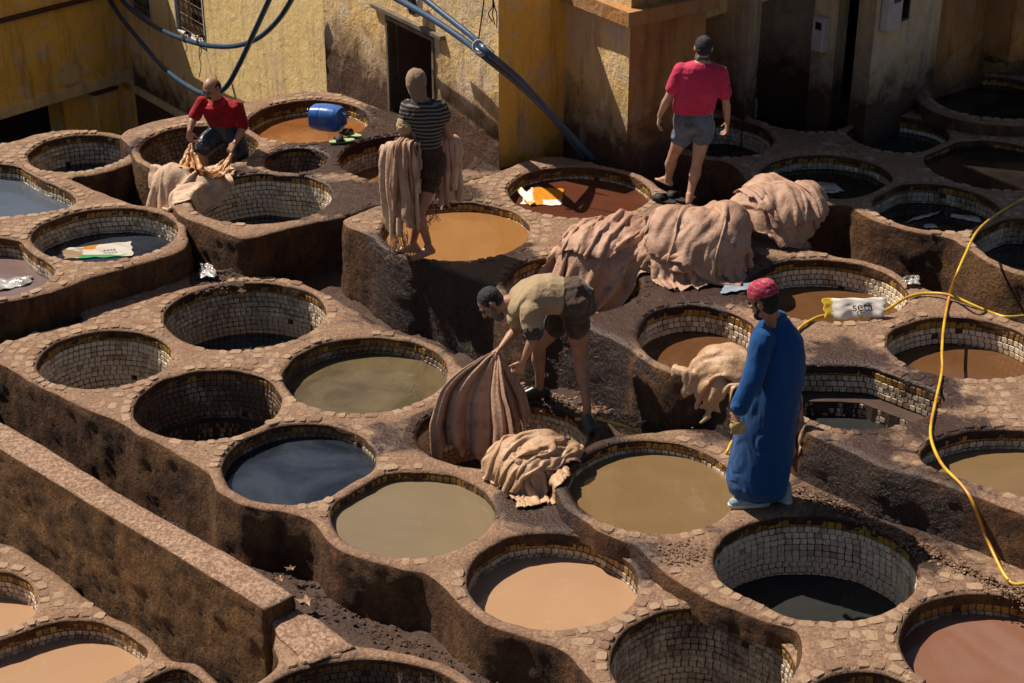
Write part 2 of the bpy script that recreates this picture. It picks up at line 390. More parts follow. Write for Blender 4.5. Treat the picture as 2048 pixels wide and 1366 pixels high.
# keep a real thickness of masonry between neighbouring mouths
def push_in(loop, other, c, gap, share):
    d = dist(loop, other); ins = inside(loop, other); need = np.where(ins, gap + d, gap - d); m = need > 0
    if not m.any(): return loop
    v_ = c - loop; v_ /= np.linalg.norm(v_, axis=1)[:, None]; k = np.clip(need, 0, .3) * share
    for _ in range(6): k = np.maximum(k, .25 * np.roll(k, 1) + .5 * k + .25 * np.roll(k, -1)) * 1.0
    return loop + v_ * k[:, None]
KS = list(VATS)
for it in range(3):
    for i, a in enumerate(KS):
        for b in KS[i + 1:]:
            A, B = VATS[a], VATS[b]
            if np.abs(A['c'] - B['c']).max() > 1.9: continue
            if A['terrace'] != B['terrace'] and {a, b} != {'D2', 'E9'}: continue
            g_ = .085; la = push_in(A['loop'], B['loop'], A['c'], g_, .5); lb = push_in(B['loop'], A['loop'], B['c'], g_, .5); A['loop'], B['loop'] = la, lb
def push_out(outer, key):
    for it in range(4):
        for v in VATS.values():
            if v['terrace'] != key or v['curb']: continue
            d = dist(outer, v['loop']); ins = inside(outer, v['loop']); need = np.where(ins, .085 + d, .085 - d); m = need > 0
            if m.any():
                r_ = outer - v['c']; r_ /= np.linalg.norm(r_, axis=1)[:, None]; outer = outer + r_ * np.where(m, np.clip(need, 0, .25), 0)[:, None]
    for _ in range(2): outer = .25 * np.roll(outer, 1, 0) + .5 * outer + .25 * np.roll(outer, -1, 0)
    return outer
def px(pts, z): return np.array([P(x, y, z)[:2] for x, y in pts])
OUT = {
 'upper_left': ([(-200, 300), (0, 290), (82, 263), (154, 256), (212, 262), (256, 281), (284, 305), (270, 322), (205, 346), (128, 352), (171, 369), (239, 396), (308, 420), (345, 441), (379, 468), (376, 491), (342, 508), (239, 536), (212, 543), (178, 551), (130, 573), (82, 585), (0, 604), (-200, 640)], -.9),
 'washing': ([(232, 264), (308, 239), (400, 221), (489, 204), (547, 187), (632, 176), (700, 190), (760, 215), (800, 225), (1060, 330), (980, 345), (860, 382), (760, 405), (690, 432), (600, 447), (513, 472), (478, 475), (410, 447), (376, 437), (352, 425), (345, 390), (362, 374), (330, 345), (290, 320), (262, 290)], -.5),
 'upper': ([(676, 443), (752, 471), (793, 505), (862, 524), (896, 541), (951, 556), (1030, 590), (1110, 630), (1176, 653), (1231, 676), (1286, 711), (1330, 724), (1416, 751), (1450, 771), (1520, 808), (1587, 843), (1608, 857), (1703, 899), (1758, 930), (1861, 957), (1946, 988), (2048, 1025), (2300, 1120), (2450, 900), (2300, 720), (2048, 645), (1990, 625), (1860, 577), (1792, 549), (1724, 525), (1649, 503), (1560, 480), (1450, 430), (1350, 388), (1313, 370), (1282, 349), (1204, 328), (1111, 307), (1046, 318), (1009, 336), (980, 347), (860, 384), (760, 407), (705, 428)], -.6),
 'lower': ([(-200, 735), (-80, 706), (0, 689), (90, 655), (181, 636), (132, 614), (85, 592), (150, 565), (215, 535), (300, 500), (390, 540), (375, 573), (430, 560), (480, 551), (530, 550), (580, 555), (640, 577), (720, 622), (800, 667), (900, 714), (942, 742), (985, 775), (1060, 780), (1150, 770), (1200, 800), (1215, 860), (1190, 890), (1165, 930), (1165, 970), (1172, 1010), (1200, 1060), (1245, 1085), (1295, 1100), (1318, 1124), (1360, 1152), (1420, 1188), (1480, 1212), (1540, 1232), (1625, 1240), (1640, 1285), (1640, 1330), (1620, 1440), (1500, 1560), (1290, 1480), (1210, 1385), (1183, 1352), (1122, 1292), (1060, 1270), (992, 1251), (944, 1224), (886, 1172), (855, 1137), (800, 1135), (735, 1113), (690, 1090), (650, 1062), (622, 1034), (560, 1018), (495, 986), (427, 948), (342, 897), (239, 838), (164, 810), (65, 764), (0, 722), (-90, 690), (-200, 745)], -.95),
 'middle': ([(1150, 1000), (1140, 960), (1150, 905), (1200, 872), (1290, 862), (1400, 850), (1560, 880), (1720, 940), (2048, 1080), (2400, 1230), (2500, 1500), (1900, 1700), (1540, 1500), (1572, 1380), (1600, 1325), (1606, 1285), (1599, 1254), (1540, 1243), (1480, 1219), (1420, 1196), (1348, 1156), (1296, 1112), (1275, 1086), (1230, 1073), (1180, 1050)], -.04),
 'shaded': ([(1250, 300), (1290, 298), (1348, 300), (1406, 315), (1455, 318), (1486, 342), (1494, 362), (1553, 382), (1621, 407), (1700, 405), (1714, 420), (1775, 448), (1860, 465), (1908, 474), (1929, 492), (1980, 512), (2048, 546), (2250, 620), (2500, 400), (2300, 60), (1900, 60), (1500, 60), (1230, 130)], -.2),
 'front': ([(-300, 1060), (0, 1075), (80, 1120), (175, 1195), (240, 1240), (330, 1310), (420, 1370), (560, 1450), (500, 1560), (-300, 1560)], -1.8),
 'corner': ([(560, 1245), (600, 1240), (700, 1287), (760, 1292), (860, 1318), (930, 1360), (1000, 1450), (900, 1600), (500, 1640), (450, 1440), (480, 1385), (540, 1345), (560, 1322), (545, 1290)], -1.2),
}
# soaked ground: (px, py, level, radius m, amount)
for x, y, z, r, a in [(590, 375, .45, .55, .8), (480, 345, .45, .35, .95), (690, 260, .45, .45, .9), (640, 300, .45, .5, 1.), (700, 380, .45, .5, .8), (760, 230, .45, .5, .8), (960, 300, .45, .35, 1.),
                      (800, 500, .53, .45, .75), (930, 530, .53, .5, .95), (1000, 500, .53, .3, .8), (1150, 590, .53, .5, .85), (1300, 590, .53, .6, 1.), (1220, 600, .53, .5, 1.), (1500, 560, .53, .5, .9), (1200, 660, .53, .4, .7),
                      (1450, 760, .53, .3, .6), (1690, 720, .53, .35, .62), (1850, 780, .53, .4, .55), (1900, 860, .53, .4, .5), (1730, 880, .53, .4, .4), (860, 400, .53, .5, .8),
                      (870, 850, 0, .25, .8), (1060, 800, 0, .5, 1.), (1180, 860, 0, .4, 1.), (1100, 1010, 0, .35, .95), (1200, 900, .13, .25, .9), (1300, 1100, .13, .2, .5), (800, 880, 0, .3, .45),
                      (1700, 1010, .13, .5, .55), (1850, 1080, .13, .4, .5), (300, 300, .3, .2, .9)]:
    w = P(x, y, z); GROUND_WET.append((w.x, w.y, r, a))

# ------------------------------------------------------------------ stone and tile meshes (shared)
def slab_mesh(name, n, mat, rnd, kind='stone'):
    r = random.Random(rnd); V = []; F = []
    base = []
    for k in range(n):
        a = 2 * math.pi * (k + .5) / n
        x = math.copysign(abs(math.cos(a)) ** .45, math.cos(a)); y = math.copysign(abs(math.sin(a)) ** .45, math.sin(a))
        base.append((x * .5 * r.uniform(.84, 1.04), y * .5 * r.uniform(.84, 1.04)))
    tilt = (r.uniform(-.15, .15), r.uniform(-.15, .15))
    for s, z in ((1.0, -1.), (1.0, .45), (.86, .92)):
        for x, y in base: V.append((x * s, y * s, z + (tilt[0] * x + tilt[1] * y if z > 0 else 0)))
    V.append((0, 0, 1.0))
    for i in (0, 1):
        for k in range(n): F.append((i * n + k, i * n + (k + 1) % n, (i + 1) * n + (k + 1) % n, (i + 1) * n + k))
    for k in range(n): F.append((2 * n + k, 2 * n + (k + 1) % n, 3 * n))
    me = bpy.data.meshes.new(name); me.from_pydata(V, [], F); me.materials.append(mat); me.update(); return me
STONES = [slab_mesh('stone', 8, M['stone'], 100 + i) for i in range(9)]
def tile_mesh(mat, rnd):
    r = random.Random(rnd); V = []; F = []
    c = [(-.5, -.5), (.5, -.5), (.5, .5), (-.5, .5)]; c = [(x * r.uniform(.90, 1.), y * r.uniform(.90, 1.)) for x, y in c]
    o = []
    for x, y in c:      # cut corners
        o.append((x, y))
    q = []
    for i in range(4):
        a = Vector(o[i]); p = Vector(o[i - 1]); n = Vector(o[(i + 1) % 4])
        q += [a + (p - a) * .10, a + (n - a) * .10]
    for s, z in ((1, -1.), (1, .6), (.90, 1.)):
        for v in q: V.append((v.x * s, v.y * s, z))
    for i in (0, 1):
        for k in range(8): F.append((i * 8 + k, i * 8 + (k + 1) % 8, (i + 1) * 8 + (k + 1) % 8, (i + 1) * 8 + k))
    F.append(tuple(range(16, 24)))
    me = bpy.data.meshes.new('tile'); me.from_pydata(V, [], F); me.materials.append(mat); me.update(); return me
TILES = [tile_mesh(M['tile'], 40 + i) for i in range(6)]; TILES_Y = [tile_mesh(M['tile_y'], 60 + i) for i in range(4)]
def joined(name, items, mat, parent, origin):      # items: (mesh, matrix) -> one mesh, kind stuff
    VV = []; FF = []; b = 0; cache = {}
    for me, mt in items:
        if me.name not in cache:
            co = np.empty(len(me.vertices) * 3); me.vertices.foreach_get('co', co)
            cache[me.name] = (np.column_stack([co.reshape(-1, 3), np.ones(len(me.vertices))]), [tuple(p.vertices) for p in me.polygons])
        co, fs = cache[me.name]; VV.append((co @ np.array(mt).T)[:, :3]); FF += [tuple(i + b for i in f) for f in fs]; b += len(co)
    o = mesh_obj(name, np.vstack(VV), FF, mat, parent, False, origin); o['kind'] = 'stuff'; return o
def piece(name, me, mt, parent):
    o = bpy.data.objects.new(name, me); COL.objects.link(o); o.parent = parent
    o.matrix_local = Matrix.Translation(-parent.location) @ mt
    return o

# ------------------------------------------------------------------ terraces
TERR = {}
def build_terrace(key, label=None):
    out_px, zb = OUT[key]; z = Z[key]
    outer = ccw(px(out_px, z)); outer = resample(chaikin(outer, 1), .035)
    outer = push_out(outer, key)
    outer = outer + normals(outer) * (fbm(xyz(outer, z), 6, 4, 21) * .020)[:, None]
    vs_ = [v for v in VATS.values() if v['terrace'] == key and not v['curb']]
    holes = [v['loop'] for v in vs_]
    loops = [outer] + holes
    allb = np.vstack(loops)
    lo, hi = outer.min(0), outer.max(0); st = .05
    gx, gy = np.meshgrid(np.arange(lo[0], hi[0], st), np.arange(lo[1], hi[1], st)); pts = np.stack([gx.ravel(), gy.ravel()], 1)
    pts += rng.uniform(-.012, .012, pts.shape)
    ring = [outer - normals(outer) * .02] + [h + normals(h) * .02 for h in holes]
    ring2 = [outer - normals(outer) * .045] + [h + normals(h) * .045 for h in holes]
    def keep(p, dmin):
        m = inside(p, outer)
        for h in holes: m &= ~inside(p, h)
        p = p[m]; return p[dist(p, allb) > dmin]
    ringp = keep(np.vstack(ring + [r[::2] for r in ring2]), .014)
    pts = keep(pts, .058)
    verts = np.vstack([allb, ringp, pts]); edges = []; b = 0
    for l in loops:
        n = len(l); edges += [(b + i, b + (i + 1) % n) for i in range(n)]; b += n
    rv, re, rf, *_ = delaunay_2d_cdt([Vector(v) for v in verts], edges, [], 0, 1e-5)
    rv = np.array([tuple(v) for v in rv]); rf = np.array(rf)
    cen = rv[rf].mean(1); ok = inside(cen, outer)
    for h in holes: ok &= ~inside(cen, h)
    rf = rf[ok]
    a3 = rv[rf]; ar = np.cross(a3[:, 1] - a3[:, 0], a3[:, 2] - a3[:, 0]); rf[ar < 0] = rf[ar < 0][:, ::-1]
    dd = dist(rv, allb); zt = top_height(rv, z, dd)
    V = [xyz(rv, zt)]; F = [tuple(f) for f in rf]; base = len(rv)
    # outer wall
    def wall(loop, zbot, outward, lip):
        nonlocal base
        n = len(loop); nr = normals(loop) * outward; z0 = top_height(loop, z, np.zeros(n))
        depths = [0, .012, .03] + list(np.arange(.06, z - zbot, .045)) + [z - zbot]
        rows = []
        for d in depths:
            q = xyz(loop, z0 - d)
            ramp = min(1, d / .05)
            amp = (.020 * fbm(q, 6, 4, 31) + .010 * fbm(q, 22, 2, 37)) * ramp + (.05 * d + .010 * ramp) * lip
            rows.append(np.column_stack([loop + nr * amp[:, None], z0 - d]))
        for r in rows: V.append(r)
        for i in range(len(rows) - 1):
            for k in range(n):
                a, b2, c, d2 = base + i * n + k, base + i * n + (k + 1) % n, base + (i + 1) * n + (k + 1) % n, base + (i + 1) * n + k
                F.append((a, d2, c, b2) if outward > 0 else (a, b2, c, d2))
        base += n * len(rows)
    wall(outer, zb, 1, 1)
    for v in vs_: wall(v['loop'], z - v['collar'] - .015, -1, 0)
    V = np.vstack(V)
    o = mesh_obj('terrace', V, F, M['mud'], None, True); o['kind'] = 'structure'
    bm = bmesh.new(); bm.from_mesh(o.data); bmesh.ops.remove_doubles(bm, verts=bm.verts, dist=.0004); bm.to_mesh(o.data); bm.free()
    co = np.empty(len(o.data.vertices) * 3); o.data.vertices.foreach_get('co', co); co = co.reshape(-1, 3)
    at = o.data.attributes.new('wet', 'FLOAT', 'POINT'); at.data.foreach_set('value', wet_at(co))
    TERR[key] = dict(obj=o, outer=outer, holes=holes, z=z)
for k in OUT: build_terrace(k)

# ------------------------------------------------------------------ vats: lining, tiles, liquid, rim stones
YARD = bpy.data.objects.new  # alias kept short
def camvis(nx, ny): return ny < .42
def build_vat(v):
    z, loop, c = v['z'], v['loop'], v['c']
    root = thing('dye_vat', v['label'], 'vat', 'dye vats of the tannery'); root.location = (c[0], c[1], z)
    org = (c[0], c[1], z)
    n = len(loop); nr = normals(loop)
    def strip(name, prof, mat, cap=None):          # prof: (inset, depth)
        V = []; F = []
        for ins, d in prof: V.append(xyz(loop - nr * ins, z - d))
        V = np.vstack(V)
        for i in range(len(prof) - 1):
            for k in range(n): F.append((i * n + k, i * n + (k + 1) % n, (i + 1) * n + (k + 1) % n, (i + 1) * n + k))
        if cap: F.append(tuple((len(prof) - 1) * n + k for k in range(n)))
        return mesh_obj(name, V, F, mat, root, False, org)
    D = v['floor']; st = v['step']; co = v['collar']
    if st: strip('lining', [(-.012, co), (-.012, st[0]), (st[1], st[0] + .004), (st[1], D)], M['grout'], True)
    else: strip('lining', [(-.012, co - .01), (-.012, D * .5), (-.012, D)], M['grout'], True)
    if v['curb']:
        Vc = []; F = []; prof = [(-.20, .16), (-.185, .02), (-.16, .0), (-.03, .0), (.0, .012), (.0, co + .02)]
        for ins, d in prof: Vc.append(xyz(loop - nr * ins, z - d + .006 * fbm(xyz(loop - nr * ins, z), 6, 3, 5)))
        for i in range(len(prof) - 1):
            for k in range(n): F.append((i * n + k, i * n + (k + 1) % n, (i + 1) * n + (k + 1) % n, (i + 1) * n + k))
        mesh_obj('curb', np.vstack(Vc), F, M['mud'], root, True, org)
    # liquid
    lev = v['lev']; bottom = D
    if lev is not None:
        ins = (st[1] if st and (z - lev) > st[0] else 0) - .008
        lp = loop - nr * ins; V = [xyz(lp, lev)]; F = []
        # concentric rings so that the surface is a real sheet
        cc = lp.mean(0)
        for k, s in enumerate((.85, .6, .3)): V.append(xyz(cc + (lp - cc) * s, lev))
        for i in range(3):
            for k in range(n): F.append((i * n + k, i * n + (k + 1) % n, (i + 1) * n + (k + 1) % n, (i + 1) * n + k))
        F.append(tuple(3 * n + k for k in range(n)))
        mesh_obj('liquid', np.vstack(V), F, LQ[v['liq']], root, True, org)
        bottom = z - lev
    # tiles
    th = .046; items = []
    def rows_on(lp, d0, d1, yrows, zz):
        nn = normals(lp); per = np.linalg.norm(np.roll(lp, -1, 0) - lp, axis=1).sum()
        d = d0; k = 0
        while d < d1 - .01:
            h = (th + .012 if k < yrows else th) * random.uniform(.97, 1.03)
            if d + h > d1 + .035: break
            m = int(per / .052); q = resample(lp, per / m); qn = normals(q); off = random.random()
            q = q + (np.roll(q, -1, 0) - q) * off
            for i in range(len(q)):
                if not camvis(-qn[i][0], -qn[i][1]): continue
                if random.random() < .005: continue
                t = Vector((-qn[i][1], qn[i][0], 0)); inw = Vector((-qn[i][0], -qn[i][1], 0)); up = Vector((0, 0, 1))
                y_ = k < yrows
                w = per / m * random.uniform(.93, .99)
                rot = random.gauss(0, .025); t2 = t * math.cos(rot) + up * math.sin(rot); u2 = up * math.cos(rot) - t * math.sin(rot)
                inw2 = (inw + t * random.gauss(0, .05) + up * random.gauss(0, .04)).normalized()
                p = Vector((q[i][0], q[i][1], zz - d - h / 2 + .003 * math.sin(i * .35 + k))) + inw * (-.009 + random.gauss(0, .0012))
                mt = Matrix(((t2.x * w, u2.x * h * .965, inw2.x * .008, p.x), (t2.y * w, u2.y * h * .965, inw2.y * .008, p.y), (t2.z * w, u2.z * h * .965, inw2.z * .008, p.z), (0, 0, 0, 1)))
                items.append((random.choice(TILES_Y if y_ else TILES), mt, d, y_))
            d += h + .002; k += 1
    full = z - bottom
    if st:
        rows_on(loop, co, st[0], v['yrows'], z)
        rows_on(loop - nr * st[1], st[0] + .01, min(bottom + .02, D), 0, z)
    else: rows_on(loop, co, min(bottom + .02, D), v['yrows'], z)
    if v['key'] in ('G3', 'D5', 'F1'): items = items[:]
    soil = v['soil']
    first, rest = items[:300], items[300:]
    for me, mt, d, y_ in first:
        o = piece('tile', me, mt, root); o['soil'] = round(soil - .3 * y_ - (d - .1) * .6, 3)
    if rest:
        o = joined('tile', [(a, b) for a, b, _, _ in rest], M['tile'], root, org); o['soil'] = soil - .25
    # rim stones: first ring round the mouth
    T = TERR.get(v['terrace']); lst = []
    w0 = .095 if v['terrace'] != 'corner' else .15
    ring_stones(v, T, 0, w0, lst)
    for mt, wv in lst:
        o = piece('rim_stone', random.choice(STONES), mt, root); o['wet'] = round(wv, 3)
    return root
def ring_stones(v, T, k, w, lst):
    loop = v['loop']; z = v['z']; off = .012 + (k + .5) * w; lp = loop + normals(loop) * off
    per = np.linalg.norm(np.roll(lp, -1, 0) - lp, axis=1).sum()
    lens = []; s = 0
    while s < per:
        l = random.uniform(.075, .145) * (1.25 if w > .12 else 1); lens.append(l); s += l
    sc = per / s; lens = [l * sc for l in lens]
    seg = np.linalg.norm(np.roll(lp, -1, 0) - lp, axis=1); L = np.concatenate([[0], np.cumsum(seg)]); q = np.vstack([lp, lp[:1]])
    pos = []; a = random.random() * .1
    for l in lens: pos.append((a + l / 2) % per); a += l
    pos = np.array(pos); C = np.stack([np.interp(pos, L, q[:, 0]), np.interp(pos, L, q[:, 1])], 1)
    C2 = np.stack([np.interp((pos + .01) % per, L, q[:, 0]), np.interp((pos + .01) % per, L, q[:, 1])], 1)
    ok = inside(C, T['outer']) & (dist(C, T['outer']) > w * .48)
    for u in VATS.values():
        if u is v or u['terrace'] != v['terrace']: continue
        d = dist(C, u['loop']); ok &= ~inside(C, u['loop']) & (d > (w * .42 if k == 0 else off - w * .15))
    dense = fbm(xyz(C, z), 1.4, 2, 77)
    wet = wet_at(C)
    for i in range(len(C)):
        if not ok[i]: continue
        if random.random() < (.04 if k == 0 else .10): continue
        if dense[i] < (-.34 if k == 0 else -.02): continue
        t = C2[i] - C[i]; t /= np.linalg.norm(t) + 1e-9
        t = Vector((t[0], t[1], 0)); nn = Vector((t.y, -t.x, 0)); rot = random.gauss(0, .05); t, nn = t * math.cos(rot) + nn * math.sin(rot), nn * math.cos(rot) - t * math.sin(rot)
        up = Vector((random.gauss(0, .03), random.gauss(0, .03), 1)).normalized()
        h = .022; top = random.uniform(.001, .008) * (1.0 if k == 0 else .75) + max(0, w - .1) * .15
        zc = float(top_height(C[i:i + 1], z, np.array([.05]))[0]) + top - h
        lw = lens[i] * random.uniform(.88, .96); ww = w * random.uniform(.82, .97)
        lst.append((Matrix(((t.x * lw, nn.x * ww, up.x * h, C[i][0]), (t.y * lw, nn.y * ww, up.y * h, C[i][1]), (0, 0, h, zc), (0, 0, 0, 1))), float(wet[i])))
for v in VATS.values():
    if v['curb']:
        T = TERR[v['terrace']]; TERR_SAVE = T
    build_vat(v)
# paving set in rings further out, meeting half way between the vats
for key, T in TERR.items():
    lst = []
    for v in VATS.values():
        if v['terrace'] == key and not v['curb']:
            for k in (1, 2, 3): ring_stones(v, T, k, .10, lst)
    cc = P(1024, 900, 0)
    lst.sort(key=lambda a: (a[0].translation - cam.location).length)
    lst = [a for a in lst if a[0].translation.y > 5.2]
    for mt, wv in lst[:300]:
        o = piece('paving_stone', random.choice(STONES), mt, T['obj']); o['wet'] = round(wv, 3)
    if len(lst) > 300:
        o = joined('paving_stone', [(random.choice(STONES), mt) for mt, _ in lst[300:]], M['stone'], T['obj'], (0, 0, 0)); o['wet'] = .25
# ------------------------------------------------------------------ ground below and around the terraces
def ground_material():
    m, t, b = new_mat('dark_earth'); g = NG(t); p = g.geo()
    a = g.noise(p, 2.2, 5, .65); f = g.noise(p, 26, 6, .75); v = g.noise(p, 90, 3, .7)
    c = g.mix(g.ramp(a, [(.38, 0.), (.62, 1.)]), (.055, .026, .022), (.105, .058, .036))
    c = g.mix(g.ramp(f, [(.52, 0.), (.68, .8)]), c, (.17, .095, .055))
    c = g.mix(g.ramp(v, [(.58, 0.), (.74, .7)]), c, (.28, .19, .12))
    put(g, b, 'Base Color', c); put(g, b, 'Roughness', g.ramp(a, [(.35, .55), (.55, .92)]))
    g.l(g.bump(g.math('ADD', f, g.math('MULTIPLY', v, .35)), .035), b.inputs['Normal']); return m
M['earth'] = ground_material()
GA = P(-300, 700, -.4); GB = P(1000, 1500, -.4)
def ground_z(p):
    # gutter between the long wall and the lower terrace, lower court in front of the wall, yard behind
    d = (GB - GA).normalized(); n = Vector((-d.y, d.x))
    s = (p[:, 0] - WL0[0]) * WN[0] + (p[:, 1] - WL0[1]) * WN[1]       # + is beyond the long wall
    z = np.where(s < 0, -1.75, -.44 - .17 * np.clip(p[:, 1] - 9.3, 0, 1.8))
    z = np.where((s > 0) & (p[:, 1] > 10.9) & (p[:, 0] > -2.2), -.20, z)
    for k in ('lower', 'middle', 'upper', 'upper_left', 'washing', 'front', 'corner', 'shaded'):
        T = TERR[k]; z = np.where(inside(p, T['outer'] - normals(T['outer']) * .1), -1.9, z)
    z = np.where((p[:, 0] < -2.2) & (p[:, 1] > 13.6) & (p[:, 1] > 13.6 - (p[:, 0] + 2.2) * .3), -3.4, z)
    q = xyz(p, 0.)
    rough = np.where(np.abs(p[:, 0]) < 12, 1, .2)
    return z + (.045 * fbm(q, 2.2, 3, 51) + .05 * fbm(q, 7, 4, 52) + .022 * fbm(q, 24, 3, 53)) * rough
w0 = P(50, 878, -.2); w1 = P(560, 1200, -.2); WL0 = (w0.x, w0.y)
wd = (w1 - w0).normalized(); WN = (-wd.y, wd.x)
if WN[1] < 0: WN = (-WN[0], -WN[1])
def grid_sheet(x0, x1, y0, y1, st):
    xs = np.arange(x0, x1 + st, st); ys = np.arange(y0, y1 + st, st); gx, gy = np.meshgrid(xs, ys); p = np.stack([gx.ravel(), gy.ravel()], 1)
    nx = len(xs); F = [(j * nx + i, j * nx + i + 1, (j + 1) * nx + i + 1, (j + 1) * nx + i) for j in range(len(ys) - 1) for i in range(nx - 1)]
    return p, F
p_, F_ = grid_sheet(-6, 7, 5.5, 16, .05)
o = mesh_obj('ground', xyz(p_, ground_z(p_)), F_, M['earth']); o['kind'] = 'structure'
a_ = 200.
o = mesh_obj('ground', [(-a_, -a_, -3.6), (a_, -a_, -3.6), (a_, a_, -3.6), (-a_, a_, -3.6)], [(0, 1, 2, 3)], M['earth']); o['kind'] = 'structure'
o = mesh_obj('ground', [(-.2, 15.6, -.30), (40, 15.6, -.30), (40, 60, -.30), (-.2, 60, -.30)], [(0, 1, 2, 3)], M['earth']); o['kind'] = 'structure'

# ------------------------------------------------------------------ solid with a polygonal plan: low walls
def plan_solid(name, pts_px, z, zb, mat, parent=None, batter=.03, st=.04, rough=.02, org=None):
    outer = ccw(px(pts_px, z)); outer = resample(outer, st); outer = outer + normals(outer) * (fbm(xyz(outer, z), 6, 4, 61) * rough)[:, None]
    lo, hi = outer.min(0), outer.max(0)
    gx, gy = np.meshgrid(np.arange(lo[0], hi[0], .05), np.arange(lo[1], hi[1], .05)); pts = np.stack([gx.ravel(), gy.ravel()], 1)
    pts = pts[inside(pts, outer)]; pts = pts[dist(pts, outer) > .045]
    r1 = outer - normals(outer) * .018
    verts = np.vstack([outer, r1, pts]); n = len(outer)
    rv, _, rf, *_ = delaunay_2d_cdt([Vector(v) for v in verts], [(i, (i + 1) % n) for i in range(n)], [], 0, 1e-5)
    rv = np.array([tuple(v) for v in rv]); rf = np.array(rf); rf = rf[inside(rv[rf].mean(1), outer)]
    a3 = rv[rf]; ar = np.cross(a3[:, 1] - a3[:, 0], a3[:, 2] - a3[:, 0]); rf[ar < 0] = rf[ar < 0][:, ::-1]
    V = [xyz(rv, top_height(rv, z, dist(rv, outer)))]; F = [tuple(f) for f in rf]; base = len(rv); nr = normals(outer)
    z0 = top_height(outer, z, np.zeros(n)); dl = [0, .012, .03] + list(np.arange(.06, z - zb, .045)) + [z - zb]
    for d in dl:
        q = xyz(outer, z0 - d); amp = (.022 * fbm(q, 6, 4, 31) + .012 * fbm(q, 22, 2, 37)) * min(1, d / .05) + batter * d
        V.append(np.column_stack([outer + nr * amp[:, None], z0 - d]))
    for i in range(len(dl) - 1):
        for k in range(n): F.append((base + i * n + k, base + (i + 1) * n + k, base + (i + 1) * n + (k + 1) % n, base + i * n + (k + 1) % n))
    V = np.vstack(V)
    o = mesh_obj(name, V, F, mat, parent, True, org)
    bm = bmesh.new(); bm.from_mesh(o.data); bmesh.ops.remove_doubles(bm, verts=bm.verts, dist=.0004); bm.to_mesh(o.data); bm.free()
    return o
M['mud_wall'] = mud_material('mud_wall_render', tops=((.50, .345, .235), (.34, .215, .14)), sides=((.075, .036, .018), (.24, .118, .040)))
o = plan_solid('boundary_wall', [(-250, 690), (0, 840), (106, 900), (240, 985), (350, 1045), (470, 1112), (588, 1186), (560, 1201), (528, 1214), (420, 1148), (330, 1092), (239, 1038), (120, 968), (7, 899), (-250, 745)], -.2, -1.8, M['mud_wall'], rough=.008)
tag(o, 'long low brown wall running diagonally along the gutter, sunlit flat top', 'wall')
o = plan_solid('wall_step', [(533, 1232), (560, 1226), (592, 1214), (640, 1236), (712, 1290), (680, 1302), (620, 1325), (590, 1300), (560, 1275)], -.33, -1.8, M['mud_wall'])
tag(o, 'lower cracked step at the end of the long diagonal wall', 'wall')

# ------------------------------------------------------------------ building walls
def plaster_material(name, main, second, grey, dark, soil_z, worn=.5, lift=0.):
    m, t, b = new_mat(name); g = NG(t); p = g.geo(); zz = g.sep(p)[2]
    big = g.noise(p, .9, 5, .6, .5); mid = g.noise(p, 3.6, 6, .68, .5); fine = g.noise(p, 22, 5, .7); str_ = g.noise(g.mapv(p, (5, 5, .7)), 1.6, 5, .65)
    c = g.mix(g.ramp(big, [(.38, 0.), (.64, 1.)]), second, main)
    c = g.mix(g.ramp(mid, [(.56 - .1 * worn, 0.), (.70 - .1 * worn, .9)]), c, grey)
    c = g.mix(g.math('MULTIPLY', g.ramp(str_, [(.5, 0.), (.72, 1.)]), .55), c, dark)
    c = g.mix(g.math('MULTIPLY', g.ramp(fine, [(.55, 0.), (.72, 1.)]), .3), c, dark)
    hgt = g.math('ADD', g.math('SUBTRACT', zz, soil_z), g.math('MULTIPLY', g.math('SUBTRACT', mid, .5), 1.3))
    c = g.mix(g.ramp(hgt, [(.0, .96), (.62, .0)]), c, (.065, .030, .022))
    put(g, b, 'Base Color', c); b.inputs['Roughness'].default_value = .88; b.inputs['Specular IOR Level'].default_value = .25
    h = g.math('ADD', g.math('MULTIPLY', mid, 1.0), g.math('MULTIPLY', fine, .35))
    g.l(g.bump(h, .03 * (.5 + worn)), b.inputs['Normal']); return m
M['yellow'] = plaster_material('yellow_plaster', (.84, .60, .25), (.80, .59, .29), (.66, .52, .32), (.34, .21, .10), -1.7, .15)
M['yellow_worn'] = plaster_material('worn_yellow_plaster', (.80, .53, .19), (.72, .52, .27), (.62, .49, .36), (.17, .095, .05), .62, .8)
M['ochre'] = plaster_material('ochre_plaster', (.86, .52, .09), (.72, .42, .08), (.55, .42, .30), (.20, .11, .05), -.1, .5)
M['ochre_r'] = plaster_material('red_ochre_plaster', (.46, .24, .07), (.36, .17, .06), (.38, .25, .15), (.12, .055, .03), .55, .5)
M['pale'] = plaster_material('pale_plaster', (.72, .54, .27), (.58, .47, .31), (.46, .41, .34), (.16, .11, .08), .75, .8)
M['dark_in'] = simple('dark_interior', (.012, .009, .008), .95)  # near-black tone painted in for the gloom inside rooms and openings
M['wood_dark'] = simple('dark_wood', (.055, .028, .018), .7, .004, 20, .5)
M['wood_grey'] = simple('grey_painted_wood', (.20, .155, .11), .75, .003, 30, .5)
M['iron'] = simple('rusty_iron', (.16, .085, .045), .6, .002, 60, .6, .3)
M['white_paint'] = simple('white_paint', (.55, .52, .48), .6, .002, 30, .25)
AD = R_(-57); BD = R_(35)
dA = Vector((math.cos(AD), math.sin(AD), 0)); dB = Vector((math.cos(BD), math.sin(BD), 0))
